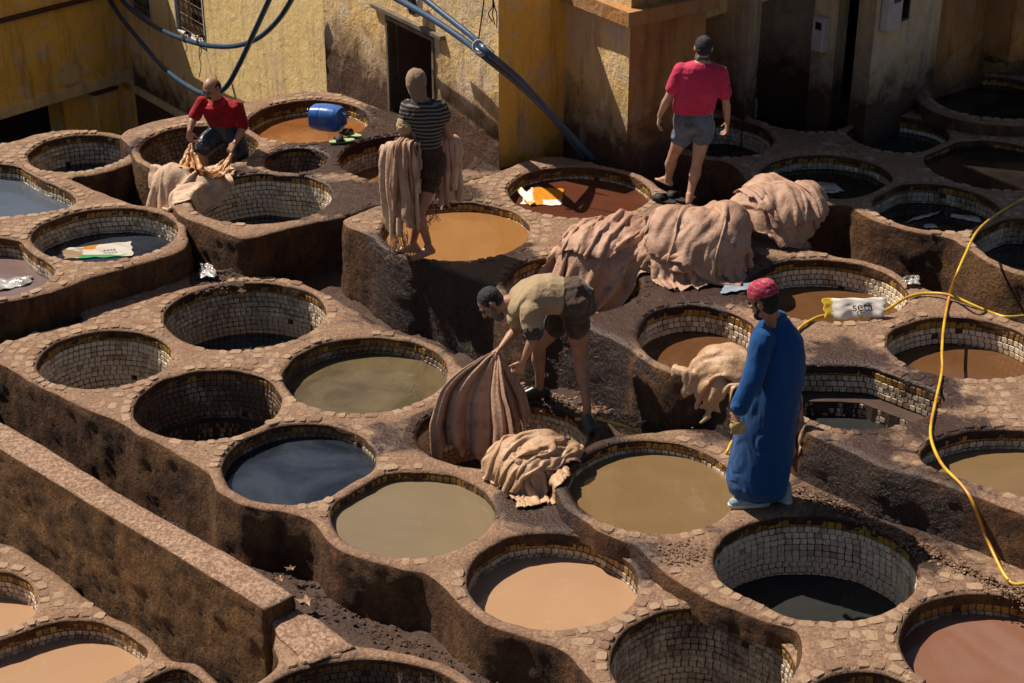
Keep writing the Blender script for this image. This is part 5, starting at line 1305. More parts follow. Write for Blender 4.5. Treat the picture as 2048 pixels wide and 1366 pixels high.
B = Blob(); B.loft([(Q(450, 238, Y + .02), (.155, 0, 0), (0, .13, 0)), (Q(452, 256, Y + .03), (.18, 0, 0), (0, .15, 0)), (Q(452, 272, Y + .02), (.18, 0, 0), (0, .14, 0))], 30)
B.chain([hA, hA.lerp(kA, .85)], [.115, .105]); B.chain([hB, hB.lerp(kB, .9)], [.115, .11]); B.build('shorts', M['navy'], t, .007, 3, .009, 7, 62)
# ------------------------------------------------------------------ hides
def hide_mat(name, c1, c2, dark, rough=.62, wet=.0):
    m, t, b = new_mat(name); g = NG(t); p = g.obj()
    a = g.noise(p, 2.2, 5, .6, .5); f = g.noise(p, 9, 5, .7)
    c = g.mix(g.ramp(a, [(.38, 0.), (.62, 1.)]), c2, c1); c = g.mix(g.math('MULTIPLY', g.ramp(f, [(.52, 0.), (.70, 1.)]), .75), c, dark)
    put(g, b, 'Base Color', c); b.inputs['Roughness'].default_value = rough; b.inputs['Specular IOR Level'].default_value = .4
    g.l(g.bump(g.math('ADD', g.noise(p, 26, 4, .6, .5), g.math('MULTIPLY', g.noise(p, 130, 3, .6), .18)), .009), b.inputs['Normal']); return m
M['hide'] = hide_mat('brownish_pink_hide', (.48, .295, .20), (.35, .20, .135), (.18, .085, .05))
M['hide_tan'] = hide_mat('wet_tan_hide', (.52, .33, .195), (.42, .25, .14), (.25, .115, .06), .45)
M['hide_pale'] = hide_mat('pale_hide', (.60, .43, .30), (.46, .30, .20), (.25, .13, .08), .7)
M['hide_gold'] = hide_mat('soaked_golden_hide', (.52, .28, .13), (.42, .19, .07), (.25, .09, .03), .25)
FL = Floor(-4.2, 4.2, 8.5, 17.5, .022)
def lumps(c, n, rx, ry, rz, ang, seed, s=.5):
    r = random.Random(seed); ca, sa = math.cos(ang), math.sin(ang); L = [((c[0], c[1], c[2] + rz * .15), (rx * .8, ry * .8, rz * .8))]
    for k in range(n):
        a = r.uniform(0, 6.28); d = r.uniform(.25, .65); x, y = math.cos(a) * rx * d, math.sin(a) * ry * d
        L.append(((c[0] + x, c[1] + y, c[2] + rz * r.uniform(.1, .45)), (rx * s * r.uniform(.6, 1.1), rx * s * r.uniform(.6, 1.1), rz * s * r.uniform(.7, 1.3))))
    return L
def hide_mesh(X, mat, label, seed=0, thick=.010, group='wet hides being worked', trim=.06, cat='hide', crease=.030):
    """solved cloth -> hide with an irregular outline, real thickness"""
    ny, nx = X.shape[:2]; r = np.random.RandomState(seed); u = np.linspace(-1, 1, nx)[None, :]; v = np.linspace(-1, 1, ny)[:, None]
    th = np.arctan2(v + 0 * u, u + 0 * v); rad = (np.abs(u) ** 3.2 + np.abs(v) ** 3.2) ** (1 / 3.2)
    k = np.interp(th.ravel(), np.linspace(-np.pi, np.pi, 40), np.r_[(q := r.uniform(-1, 1, 39)), q[0]]).reshape(th.shape)
    ok = rad < 1.02 - trim * (1 + k); F = [(j * nx + i, j * nx + i + 1, (j + 1) * nx + i + 1, (j + 1) * nx + i) for j in range(ny - 1) for i in range(nx - 1) if ok[j, i] and ok[j + 1, i] and ok[j, i + 1] and ok[j + 1, i + 1]]
    du = np.gradient(X, axis=1); dv = np.gradient(X, axis=0); N_ = np.cross(du, dv); N_ /= np.linalg.norm(N_, axis=2, keepdims=True) + 1e-9
    g_ = np.stack(np.broadcast_arrays(u * 1.6, v * .7, 0 * u + seed * 3.1), -1).reshape(-1, 3); wv = fbm(g_ + .5 * fbm(g_, 1.3, 2, seed + 3)[:, None], 2.4, 3, seed + 5)
    X = X + N_ * (crease * (.5 - 2.2 * np.abs(wv))).reshape(ny, nx, 1)
    co = X.reshape(-1, 3); used = sorted({i for f in F for i in f}); mp = {o_: n_ for n_, o_ in enumerate(used)}; co = co[used]; F = [tuple(mp[i] for i in f) for f in F]
    o = mesh_obj('hide', co, F, M[mat], None, True, tuple(co.mean(0)))
    a = o.modifiers.new('t', 'SOLIDIFY'); a.thickness = thick; a.offset = 0; b_ = o.modifiers.new('s', 'SUBSURF'); b_.levels = b_.render_levels = 1
    return tag(o, label, cat, group)
def shifted(f, cx, cy, rot=0.):
    c_, s_ = math.cos(rot), math.sin(rot)
    def g(x, y):
        a = f(x, y); return (cx + a[0] * c_ - a[1] * s_, cy + a[0] * s_ + a[1] * c_, a[2])
    return g
def drape(cx, cy, z, rot, sx, sy, xs, amp, per, mounds, mat, label, seed, ys=1., steps=20, lift=0., up=.42, n=66, g=9.8, **kw):
    X = settle(shifted(folded(xs, amp, per, 0., z + up, seed, ys, lift), cx, cy, rot), n, int(n * sy / sx) if sy < sx * 1.2 else n, sx, sy, steps=steps, floor=FL, mounds=mounds, selfr=.028, g=g, **kw)
    return hide_mesh(X, mat, label, seed)
grow_ = lambda L, k: [(c, tuple(x + k for x in r)) for c, r in L]
# the big heap on the upper terrace: three bundles, each of a few hides
cB = Q(1395, 520, 12.95); L = lumps((cB.x, 12.95, .53), 6, .52, .42, .50, 0, 11)
drape(cB.x, 12.93, .53, R_(70), 1.35, 1.25, .60, .10, .26, L, 'hide', 'lower hide of the middle bundle, folded back and forth near the vat rim', 2, steps=20)
drape(cB.x + .03, 13.0, .60, R_(-25), 1.30, 1.15, .66, .09, .34, grow_(L, .035), 'hide', 'big smooth hide on top of the middle bundle of the heap', 3, steps=20, up=.45)
cC = Q(1545, 450, 13.75); L2 = lumps((cC.x, 13.65, .53), 6, .52, .38, .46, 0, 12)
drape(cC.x, 13.68, .53, R_(60), 1.35, 1.1, .52, .11, .22, L2, 'hide', 'lower hide of the right-hand bundle, tightly folded', 4, steps=18)
drape(cC.x + .06, 13.70, .58, R_(25), 1.35, .95, .48, .11, .20, grow_(L2, .035), 'hide', 'top hide of the right-hand bundle nearest the man in pink', 5, steps=18, up=.42)
cA = Q(1200, 505, 13.1); L3 = lumps((cA.x + .06, 13.1, .50), 5, .50, .38, .33, 0, 13)
drape(cA.x, 13.0, .53, R_(115), 1.55, 1.5, .50, .11, .22, L3, 'hide', 'left-hand hide of the heap, spilling in long folds over the vat rim', 6, steps=26, up=.36)
drape(cA.x + .04, 13.2, .56, R_(150), 1.2, .95, .50, .10, .20, grow_(L3, .035), 'hide', 'upper hide of the left-hand bundle with long parallel folds', 7, steps=18, up=.38)
cM = Q(1345, 560, 12.78); L7 = [((cM.x, 12.80, .56), (.24, .15, .20)), ((cM.x + .25, 12.72, .54), (.20, .13, .13))]
drape(cM.x + .05, 12.74, .53, R_(10), 1.05, .75, .50, .08, .18, L7, 'hide', 'small crumpled hide folded low in front of the middle bundle', 15, steps=16, up=.28, n=56)
cN = Q(1440, 470, 13.35); L8 = [((cN.x, 13.35, .72), (.26, .18, .22))]
drape(cN.x, 13.33, .62, R_(80), .95, .80, .52, .09, .18, L8, 'hide', 'hide bridging the gap between the middle and the right-hand bundles', 16, steps=16, up=.36, n=52)
# heap in front
cE = Q(1060, 955, 10.42); L4 = lumps((cE.x, 10.42, .0), 6, .36, .26, .28, 0, 14)
drape(cE.x - .03, 10.40, .0, R_(20), 1.15, 1.15, .42, .12, .24, L4, 'hide_tan', 'lower wet tan hide of the dumped heap, spilling toward the tan vats', 8, steps=18, ys=.75, up=.34)
drape(cE.x + .03, 10.44, .06, R_(-55), 1.1, 1.0, .45, .12, .26, grow_(L4, .035), 'hide_tan', 'upper wet tan hide of the dumped heap, twisted and shiny', 9, steps=18, ys=.8, up=.36)

def pleated(name, path, widths, side, npl, amp, mat, label=None, seed=0, ragged=.05, nu=64, arc=0., parent=None, thick=.007, group='wet hides being worked', ampf=None, twist=0., cat='hide', fringe=0):
    """a hide gathered at its start and falling in folds along a path"""
    path = spline(path, 7); m = len(path); W_ = np.interp(np.linspace(0, 1, m), np.linspace(0, 1, len(widths)), widths)
    side = unit(side); V = []; r = np.random.RandomState(seed)
    us = np.linspace(-1, 1, nu); ph = r.uniform(0, 6.28, 4)
    rag = ragged * (np.interp(us, np.linspace(-1, 1, 15), r.uniform(-1, 1, 15)) + .4 * r.uniform(-1, 1, nu))
    for i, p in enumerate(path):
        t = i / (m - 1); d = (path[min(i + 1, m - 1)] - path[max(i - 1, 0)]).normalized(); s = (side - d * side.dot(d)).normalized(); n = s.cross(d)
        s2 = s * math.cos(twist * t) + n * math.sin(twist * t); n = s2.cross(d); A = amp * (ampf(t) if ampf else min(1, .35 + t))
        for k, uu in enumerate(us):
            a = uu * (1 + .12 * math.sin(2.2 * t + ph[0])) ; q = npl * math.pi * a + ph[1] + .9 * math.sin(2.7 * t + ph[2]) + .7 * math.sin(3 * a + ph[3])
            w = math.sin(q); w = math.copysign(abs(w) ** .75, w) * A * (.75 + .35 * math.sin(5 * a + ph[3] + 2 * t)) + .25 * A * math.sin(2.3 * q + 1)
            if arc: x = math.sin(uu * arc) / math.sin(min(arc, 1.57)); y = (math.cos(uu * arc) - 1) * .55
            else: x = uu; y = 0
            end = max(0, (t - .8) / .2)
            V.append(p + s2 * (x * W_[i] + .3 * A * math.cos(q)) + n * (w + y * W_[i]) + d * rag[k] * end * (1 if t > .8 else 0))
    F = [(i * nu + k, i * nu + k + 1, (i + 1) * nu + k + 1, (i + 1) * nu + k) for i in range(m - 1) for k in range(nu - 1)]
    o = mesh_obj(name, V, F, M[mat], parent, True, (path[0] if not parent else parent.location))
    a = o.modifiers.new('t', 'SOLIDIFY'); a.thickness = thick; a.offset = 0; b_ = o.modifiers.new('s', 'SUBSURF'); b_.levels = b_.render_levels = 1
    if not parent: tag(o, label, cat, group)
    return o
# --- hides that hang from hands and arms
def hung(hand_p, sx, sy, spread, side, mat, label, seed, steps=34, n=(64, 58), grip=6, wave=.05, mounds=(), capsules=(), lean=(0, 0), group='wet hides being worked', trim=.07, thick=.009):
    """a hide gripped at the middle of one edge, the rest hanging fan-like"""
    s = unit(side); q = Vector((-s.y, s.x, 0)); nx, ny = n; top = sy / 2
    def st(x, y):
        r = math.hypot(x, top - y); a = math.atan2(x, top - y + 1e-6) * spread; k = wave * min(1, r * 2.2)
        w_ = k * math.sin(math.atan2(x, top - y + .02) * 9 + seed) + .4 * k * math.sin(r * 9 + a * 5 + seed)
        p = hand_p + s * (math.sin(a) * r * .86 + lean[0] * r) + q * (w_ + lean[1] * r) + Vector((0, 0, -math.cos(a) * r * .93)); return tuple(p)
    X = settle(st, nx, ny, sx, sy, steps=steps, pins=lambda i, j: j >= ny - 2 and abs(i - nx / 2) < grip, floor=FL, mounds=mounds, capsules=capsules, selfr=.024)
    return hide_mesh(X, mat, label, seed, thick, group, trim)
def slung(a, b_, sx, sy, xs, mat, label, seed, off=.0, steps=26, rad=.055, n=(50, 66), amp=.035, group='hides carried over the forearms', mid=.5, per=.11):
    """a hide gathered and slung over a forearm, both ends hanging"""
    a, b_ = Vector(a), Vector(b_); s = (b_ - a).normalized(); q = unit((-s.y, s.x, 0)); c = (a + b_) / 2; nx, ny = n; m = int(ny * mid)
    y0 = sy * (m / (ny - 1) - .5)
    def st(x, y):
        d = y - y0; k = amp * math.sin(2 * math.pi * x / per + 1.2 * math.sin(3 * d + seed)); o_ = rad * math.tanh(d / .03)
        return tuple(c + s * (x * xs) + q * (o_ + math.copysign(1, d) * (abs(d) * .06 + off) + k * min(1, abs(d) * 6)) + Vector((0, 0, rad * .9 - max(0, abs(d) - .02) * .97 + k * .4 * (1 - min(1, abs(d) * 6)))))
    X = settle(st, nx, ny, sx, sy, steps=steps, pins=lambda i, j: j == m, floor=FL, capsules=[(tuple(a - s * .1), tuple(b_ + s * .1), rad)], selfr=.018)
    return hide_mesh(X, mat, label, seed, .008, group, .09)
Y = 11.28; top = Q(992, 708, Y)
pleated('hide', [top, Q(978, 738, Y - .05), Q(956, 795, Y - .13), Q(950, 855, Y - .20), Q(948, 918, Y - .24)], [.02, .12, .27, .33, .31], (1, -.20, 0), 5.0, .042, 'hide', 'hide held up by the bending man and hanging down into the vat in folds', 3, .13, 110, 1.0, ampf=lambda t: .2 + 1.15 * t, thick=.009)
pleated('hide', [top + Vector((0, .03, -.01)), Q(1003, 742, Y - .0), Q(1020, 795, Y - .05), Q(1032, 852, Y - .08)], [.02, .07, .13, .12], (1, .15, 0), 2.6, .035, 'hide', 'smaller hide fanning out behind, to the right below the hand of the bending man', 5, .12, 60, .9, thick=.009)
# slack tan hide over the rim behind the man in blue
v = VATS['C4']; cF = P(1462, 735, .56); L5 = lumps((cF.x - .05, cF.y + .02, .45), 4, .32, .22, .30, 0, 15)
drape(cF.x - .05, cF.y, .50, R_(75), 1.15, 1.0, .50, .09, .20, L5, 'hide_tan', 'shiny tan hide flopped over the rim behind the man in the blue robe', 10, steps=20, up=.34, n=52)
cG = P(1600, 838, .56); hung(Vector((cG.x - .03, cG.y + .02, .86)), .42, .45, .45, (1, -.8, 0), 'hide', 'end of a brown hide hanging to the right of the blue robe', 8, n=(34, 34), wave=.035, lean=(.05, -.1))
# armfuls of the striped man
Y = P(835, 511, .53).y
fa, fb = Q(812, 292, Y - .10), Q(768, 300, Y + .12)
slung(fa, fb, .95, 1.25, .30, 'hide_pale', 'broad pale hide slung over the left forearm of the striped man', 21, mid=.42)
slung(fa + Vector((.05, -.06, .01)), fa + Vector((-.07, .0, .01)), .50, 1.30, .30, 'hide', 'brown ragged hide hanging beside the left hip of the striped man', 22, n=(34, 66), mid=.46, rad=.065, steps=24)
slung(fa + Vector((.10, -.06, .0)), fa + Vector((.03, -.02, .0)), .30, 1.15, .30, 'hide_pale', 'narrow pale strip of hide by the thigh of the striped man', 23, n=(24, 60), mid=.4, rad=.05, steps=24)
fc, fd = Q(892, 282, Y + .02), Q(912, 286, Y + .22)
slung(fc, fd, .75, 1.05, .28, 'hide_pale', 'pale hide slung over the right forearm of the striped man', 24, mid=.5)
slung(fc + Vector((-.07, -.02, -.02)), fc + Vector((.03, .05, -.02)), .36, 1.15, .30, 'hide', 'short brown hide hanging behind the right thigh of the striped man', 25, n=(28, 60), mid=.45, steps=24)
# frayed strings at the hide ends
fr = MB(); r_ = random.Random(5)
for (x, y, n) in ((800, 480, 34), (820, 500, 20), (862, 428, 30), (786, 500, 14)):
    for k in range(n):
        a = Q(x + r_.uniform(-14, 14), y - r_.uniform(0, 25), Y - .06 + r_.uniform(-.03, .03)); fr.tube(spline([a, a + Vector((r_.uniform(-.02, .02), 0, -.05)), a + Vector((r_.uniform(-.06, .05), r_.uniform(-.02, .02), -r_.uniform(.08, .16)))], 3), .0032, 4)
o = fr.build('hide_fringe', M['hide'], None, True, tuple(Q(810, 470, Y))); tag(o, 'frayed strings of wet leather trailing below the carried hides', 'fringe', kind='stuff')
# the hides being spread by the man in red
Yr = P(350, 345, .37).y
hA, hB = Q(381, 284, Yr + .20), Q(462, 304, Yr + .12)
cR = P(335, 355, .40); L6 = [((cR.x + .08, cR.y + .02, .25), (.26, .20, .28)), ((cR.x + .36, cR.y - .02, .28), (.18, .14, .18))]
X = settle(shifted(folded(.60, .06, .18, 0., .62, 4, .82, 0., 1.2), cR.x + .10, cR.y - .02, R_(-25)), 66, 66, 1.5, 1.35, steps=30, floor=FL, mounds=L6, selfr=.024)
hide_mesh(X, 'hide_pale', 'pale hide spread over the rim and hanging into the gap below the man in red', 31)
def pulled(hp, to, sx, sy, label, seed):
    hp, to = Vector(hp), Vector(to); d = to - hp; L_ = d.length; d.normalize(); s = unit(Vector((-d.y, d.x, 0))); u_ = s.cross(d); nx, ny = 44, 34
    def st(x, y):
        t = .5 - y / sy; w_ = .04 + .96 * t ** .8; return tuple(hp + d * (t * L_) + s * (x * w_ * .62) + u_ * (.03 * w_ * math.sin(x * 34 + seed) + .02))
    X = settle(st, nx, ny, sx, sy, steps=16, pins=lambda i, j: (j >= ny - 1 and True) or (j == 0), floor=FL, selfr=.02)
    return hide_mesh(X, 'hide_gold', label, seed, .008, trim=.0)
pulled(hA, P(368, 338, .50), .62, .36, 'wet golden hide pulled up by the right hand of the man in red', 32)
pulled(hB, P(400, 342, .50), .55, .40, 'wet golden hide pulled up by the left hand of the man in red', 33)
pleated('hide', [P(425, 340, .40), P(448, 346, .40), P(460, 358, .39), P(466, 372, .33)], [.03, .03, .025, .02], (1, 0, 0), 1.5, .01, 'hide_pale', 'pale shred of hide trailing on the rim below the man in red', 34, .02, 20, .5)
# ------------------------------------------------------------------ pipes, ropes and hoses
M['pipe'] = simple('blue_grey_plastic_pipe', (.035, .075, .14), .32, .0015, 20, .35)
M['rope'] = simple('dark_rope', (.02, .022, .03), .8, .003, 90, .3)
M['cord_white'] = simple('white_cord', (.5, .5, .52), .7)
def hose_mat():
    m, t, b = new_mat('yellow_hose'); g = NG(t); p = g.geo()
    put(g, b, 'Base Color', g.mix(g.ramp(g.noise(p, 5, 4, .6), [(.45, 0.), (.62, 1.)]), (.62, .40, .025), (.50, .22, .03))); b.inputs['Roughness'].default_value = .38; return m
M['hose'] = hose_mat()
def line(name, pts, r, mat, label=None, cat=None, group=None, parent=None, n=10, step=8):
    V, F = tube(spline(pts, step), r, n); o = mesh_obj(name, V, F, M[mat], parent, True, tuple(pts[0]) if parent is None else parent.location)
    if label: tag(o, label, cat, group)
    return o
W2 = lambda x, y, off: onplane(x, y, K0, dA, off)
W3 = lambda x, y, off: onplane(x, y, C3, dA, off)
line('water_pipe', [W2(206, -30, .25), W2(235, 25, .28), W2(285, 88, .32), W2(330, 138, .36), W2(375, 172, .40), W2(415, 190, .42), W2(450, 176, .45), W2(478, 130, .48), W2(506, 70, .5), W2(530, 18, .5), W2(556, -40, .5)], .034, 'pipe', 'thick blue-grey pipe sagging down behind the man in the red shirt', 'pipe', 'plastic pipes strung along the walls', n=14)
line('water_pipe', [W2(222, -30, .18), W2(255, 12, .20), W2(305, 50, .22), W2(360, 76, .24), W2(415, 91, .26), W2(470, 92, .28), W2(515, 77, .32), W2(552, 45, .36), W2(580, 5, .40), W2(600, -40, .4)], .033, 'pipe', 'blue-grey pipe hanging in a shallow curve below the barred windows', 'pipe', 'plastic pipes strung along the walls', n=14)
e1, e2 = P(1190, 322, .50), P(1176, 320, .50)
line('water_pipe', [W3(770, -20, .30), W3(850, 30, .34), W3(925, 76, .40), W3(975, 112, .5), W3(1030, 160, .45).lerp(e1, .25), e1 + Vector((-.42, -.05, .86)), e1 + Vector((-.2, -.02, .40)), e1], .032, 'pipe', 'lower of the two pipes tied together that slant down to the red-brown vat', 'pipe', 'plastic pipes strung along the walls', n=14) if False else None
def straight(pts): return pts
pa = [W3(765, -18, .30), W3(860, 35, .34), W3(930, 82, .38), W3(968, 112, .42)]
d_ = e1 - pa[-1]; pa += [pa[-1] + d_ * .33 + Vector((0, 0, .05)), pa[-1] + d_ * .67 + Vector((0, 0, .04)), e1]
line('water_pipe', pa, .033, 'pipe', 'left one of the two pipes tied together, slanting down to the red-brown vat', 'pipe', 'plastic pipes strung along the walls', n=14)
pb = [W3(830, -18, .30), W3(890, 30, .33), W3(945, 74, .37), W3(975, 104, .44)]
e3 = e1 + Vector((-.09, .05, 0)); d_ = e3 - pb[-1]; pb += [pb[-1] + d_ * .33 + Vector((0, 0, .075)), pb[-1] + d_ * .67 + Vector((0, 0, .06)), e3]
line('water_pipe', pb, .030, 'pipe', 'right one of the two pipes tied together, slanting down to the red-brown vat', 'pipe', 'plastic pipes strung along the walls', n=14)
line('rope', [W3(971, -25, .36), W3(964, 30, .38), W3(957, 80, .42)], .007, 'rope', 'thin rope hanging from above that holds up the two tied pipes', 'rope')
kn = MB(); kc = W3(957, 92, .46)
for k in range(4): kn.tube(spline([kc + Vector((math.cos(a) * .055 + k * .006, -.02 + .03 * math.sin(a), math.sin(a) * .055 - k * .01)) for a in np.linspace(0, 6.1, 10)], 2), .006, 5)
kn.tube(spline([kc + Vector((.02, -.05, .03)), kc + Vector((.09, -.06, .02)), kc + Vector((.15, -.06, -.05))], 4), .005, 5)
o = kn.build('cord', M['cord_white'], None, True, tuple(kc)); tag(o, 'whitish cord wound round the two slanting pipes', 'cord')
tw = MB()
for x, y in ((371, 76), (400, 82)):
    c = W2(x, y, .25)
    for k in range(4): tw.tube([c + Vector((math.cos(a) * .05 + k * .008, math.sin(a) * .045, math.sin(a) * .05 + .01 * k)) for a in np.linspace(0, 6.28, 12)], .008, 5)
    tw.tube(spline([c + Vector((0, -.05, -.04)), c + Vector((.02, -.05, -.12)), c + Vector((-.01, -.05, -.2))], 4), .006, 5)
tw.tube(spline([W2(372, 76, .2), W2(378, 30, .1), W2(381, -20, .05)], 4), .007, 5); tw.tube(spline([W2(400, 88, .3), W2(398, 110, .28), W2(402, 132, .28), W2(398, 155, .28)], 4), .006, 5)
o = tw.build('rope', M['rope'], None, True, tuple(W2(385, 80, .2))); tag(o, 'black knotted rope tying the curved pipe to the window grille', 'rope')
tw = MB(); c = W3(985, 8, .1)
for k in range(3): tw.tube(spline([c + Vector((.0, 0, .1)), c + Vector((.01 * k, -.02, -.02)), c + Vector((-.04 + .04 * k, -.02, -.09)), c + Vector((.02 * k, -.01, -.17 - .03 * k))], 4), .006, 5)
o = tw.build('rope', M['rope'], None, True, tuple(c)); tag(o, 'small tangle of dark rope hanging on the wall corner, top centre', 'rope')
lp_ = thing('wall_lamp', 'round grey lamp on the wall behind the slanting pipes, top edge', 'lamp'); c = W3(836, 8, .05)
m_ = MB(); uu = dA; nn = nA
for r0, r1, z0, z1, nm, mt in ((.13, .12, 0, .06, 'base', 'white_paint'), (.10, .06, .06, .10, 'lens', 'black_gloss')):
    q = MB(); V = []; F = []; n = 24
    for (r, z) in ((r0, z0), (r0, z1 - .01), (r1, z1)):
        for k in range(n): a = 2 * math.pi * k / n; V.append(c + uu * r * math.cos(a) * .8 + Vector((0, 0, 1)) * r * math.sin(a) + nn * z)
    for i in range(2):
        for k in range(n): F.append((i * n + k, i * n + (k + 1) % n, (i + 1) * n + (k + 1) % n, (i + 1) * n + k))
    F.append(tuple(range(2 * n, 3 * n))); q.add(V, F); q.build(nm, M[mt], lp_)
# yellow hoses
zu = Z['upper'] + .02; zs = Z['shaded'] + .03
hp = [P(2100, 372, zs), P(2048, 397, zs), P(1995, 428, zs)]
h2 = [Q(1955, 462, 12.9), Q(1930, 510, 12.35), Q(1913, 550, 12.1), P(1899, 592, zu + .02), P(1888, 650, zu + .01), P(1884, 700, zu + .05), P(1884, 742, zu), P(1872, 800, zu), P(1862, 850, zu), P(1864, 885, zu), P(1885, 930, zu), P(1925, 972, zu)]
lw = P(2015, 1158, .16); h3 = [Q(1948, 1010, P(1936, 985, zu).y - .06), Q(1975, 1080, (P(1936, 985, zu).y - .10)), lw, lw + Vector((.10, -.05, 0)), lw + Vector((.35, .05, 0))]
line('garden_hose', hp + h2 + h3, .0115, 'hose', 'long yellow hose running down the right side over three terraces', 'hose', 'yellow hoses', n=10)
g1 = [P(1560, 700, zu), P(1585, 672, zu), P(1607, 650, zu), P(1640, 633, zu), P(1680, 630, zu), P(1740, 632, zu), P(1776, 618, zu), P(1812, 596, zu), P(1850, 587, zu), P(1898, 590, zu + .028), P(1950, 612, zu), P(1990, 628, zu - .03), Q(2020, 634, P(1990, 628, zu).y), Q(2080, 628, P(1990, 628, zu).y + .3)]
line('garden_hose', g1, .0125, 'hose', 'second yellow hose lying across the upper terrace behind the printed sack', 'hose', 'yellow hoses', n=10)
zm = Z['middle'] + .015
g2 = [P(1150, 838, .03), P(1190, 839, .04), P(1225, 846, .05), P(1258, 856, .06), P(1282, 868, .03), P(1310, 880, -.02), P(1340, 890, -.06), P(1420, 900, -.06), P(1446, 912, .08), P(1455, 902, zm + .01), P(1468, 880, zm + .03), P(1500, 872, zm), P(1560, 905, zm)]
line('garden_hose', g2, .0115, 'hose', 'piece of yellow hose at the foot of the wall beside the grey-green clog', 'hose', 'yellow hoses', n=10)

# ------------------------------------------------------------------ jerrycan, sandals, sacks
M['blue_plastic'] = simple('blue_plastic', (.006, .075, .40), .3, .002, 12, .3, sc2=7, dark=(.06, .16, .38))
c = P(656, 262, .37); jt = thing('jerrycan', 'blue plastic jerrycan lying on its side at the orange vat', 'jerrycan'); jt.location = (c.x, c.y, .37)
B = Blob(); ax = unit((.88, -.35, .02)); sy = unit((.35, .88, 0)); up = Vector((0, 0, 1)); cc = c + up * .15
B.loft([(cc - ax * .18, sy * .085, up * .075), (cc - ax * .165, sy * .125, up * .125), (cc - ax * .05, sy * .135, up * .14), (cc - ax * .045, sy * .128, up * .133), (cc - ax * .035, sy * .135, up * .14), (cc + ax * .05, sy * .135, up * .14), (cc + ax * .12, sy * .13, up * .135), (cc + ax * .165, sy * .115, up * .12), (cc + ax * .18, sy * .075, up * .075)], 32, .7)
B.build('body', M['blue_plastic'], jt, .006, 3)
B = Blob(); B.chain([cc + ax * .165 + up * .07, cc + ax * .215 + up * .05, cc + ax * .215 - up * .04, cc + ax * .165 - up * .06], [.018] * 4); B.build('handle', M['blue_plastic'], jt, .005, 2)
B = Blob(); B.cap(cc - ax * .17 + up * .06 - sy * .04, cc - ax * .20 + up * .065 - sy * .04, .032, .032); B.build('screw_cap', M['black_gloss'], jt, .005, 1)
M['sandal_g'] = simple('pale_green_foam', (.30, .42, .22), .7); M['sandal_b'] = simple('black_foam', (.014, .014, .016), .7, .002, 40, .3)
def sandal(p, d, label, sole, strap, group):
    d = unit((d[0], d[1], 0)); s = Vector((-d.y, d.x, 0)); t = thing('sandal', label, 'sandal', group); t.location = p
    B = Blob(); u_ = Vector((0, 0, 1))
    B.loft([(p + u_ * .004, d * .135, s * .046), (p + u_ * .020, d * .140, s * .050)], 30, .85); B.build('sole', M[sole], t, .005, 1)
    q = MB()
    for k0, k1 in ((.0, .075),):
        V = []; F = []; n = 10
        for i in range(n + 1):
            a = math.pi * i / n
            for x in (k0 - .01, (k0 + k1) / 2, k1): V.append(p + d * x + s * math.cos(a) * .052 + u_ * (.02 + math.sin(a) * (.048 - x * .15)))
        for i in range(n):
            for j in range(2): F.append((i * 3 + j, i * 3 + j + 1, i * 3 + j + 4, i * 3 + j + 3))
        q.add(V, F)
    o = q.build('strap', M[strap], t, True, p); a = o.modifiers.new('t', 'SOLIDIFY'); a.thickness = .008
    return t
sandal(P(684, 284, .385), (-.9, -.3), 'black and pale green sandal in front of its pair by the blue jerrycan', 'sandal_g', 'sandal_b', 'green and black sandals')
sandal(P(700, 271, .385), (-.85, .4), 'black and pale green sandal behind its pair by the blue jerrycan', 'sandal_g', 'sandal_b', 'green and black sandals')
sandal(P(1326, 402, .545), (-.8, .55), 'black slide on the stone rim by the foot of the man in pink, left one', 'sandal_b', 'sandal_b', 'black slides')
sandal(P(1350, 398, .545), (-.7, .7), 'black slide on the stone rim by the foot of the man in pink, right one', 'sandal_b', 'sandal_b', 'black slides')
def printed(name, base, patches, rough=.4):
    m, t, b = new_mat(name); g = NG(t); p = g.n('ShaderNodeTexCoord').outputs['Generated']; s = g.sep(p); c = base
    for (x0, x1, y0, y1, col) in patches:
        w_ = g.math('MULTIPLY', g.math('SUBTRACT', g.noise(p, 5, 3, .6), .5), .16); X = g.math('ADD', s[0], w_); Y_ = g.math('ADD', s[1], w_)
        f = g.math('MULTIPLY', g.math('MULTIPLY', g.math('GREATER_THAN', X, x0), g.math('LESS_THAN', X, x1)), g.math('MULTIPLY', g.math('GREATER_THAN', Y_, y0), g.math('LESS_THAN', Y_, y1)))
        c = g.mix(f, c, col)
    c = g.mix(g.math('MULTIPLY', g.ramp(g.noise(p, 6, 5, .7), [(.5, 0.), (.7, 1.)]), .35), c, (.32, .18, .10))
    put(g, b, 'Base Color', c); b.inputs['Roughness'].default_value = rough; return m
M['sack_seta'] = printed('printed_white_sack', (.74, .68, .60), [(-.2, .17, -1, 2, (.66, .42, .03)), (.55, .9, -1, .22, (.60, .36, .03))])
M['sack_orange'] = printed('white_sack_with_orange', (.72, .68, .64), [(.30, 1.2, .30, 1.2, (.62, .24, .02)), (.12, .5, -.2, .3, (.62, .27, .03))], .25)
M['sack_green'] = printed('soaked_printed_sack', (.55, .50, .44), [(.3, .9, -.2, .22, (.05, .28, .10)), (.28, .46, .45, 1.1, (.50, .20, .04)), (.0, .3, -.2, .5, (.28, .20, .12))], .2)
M['film'] = simple('wet_clear_plastic', (.55, .55, .52), .12, .01, 9, .5, spec=.9, dark=(.22, .17, .14))
M['bluefilm'] = simple('blue_grey_sheet', (.30, .36, .44), .4, .006, 20, .3)
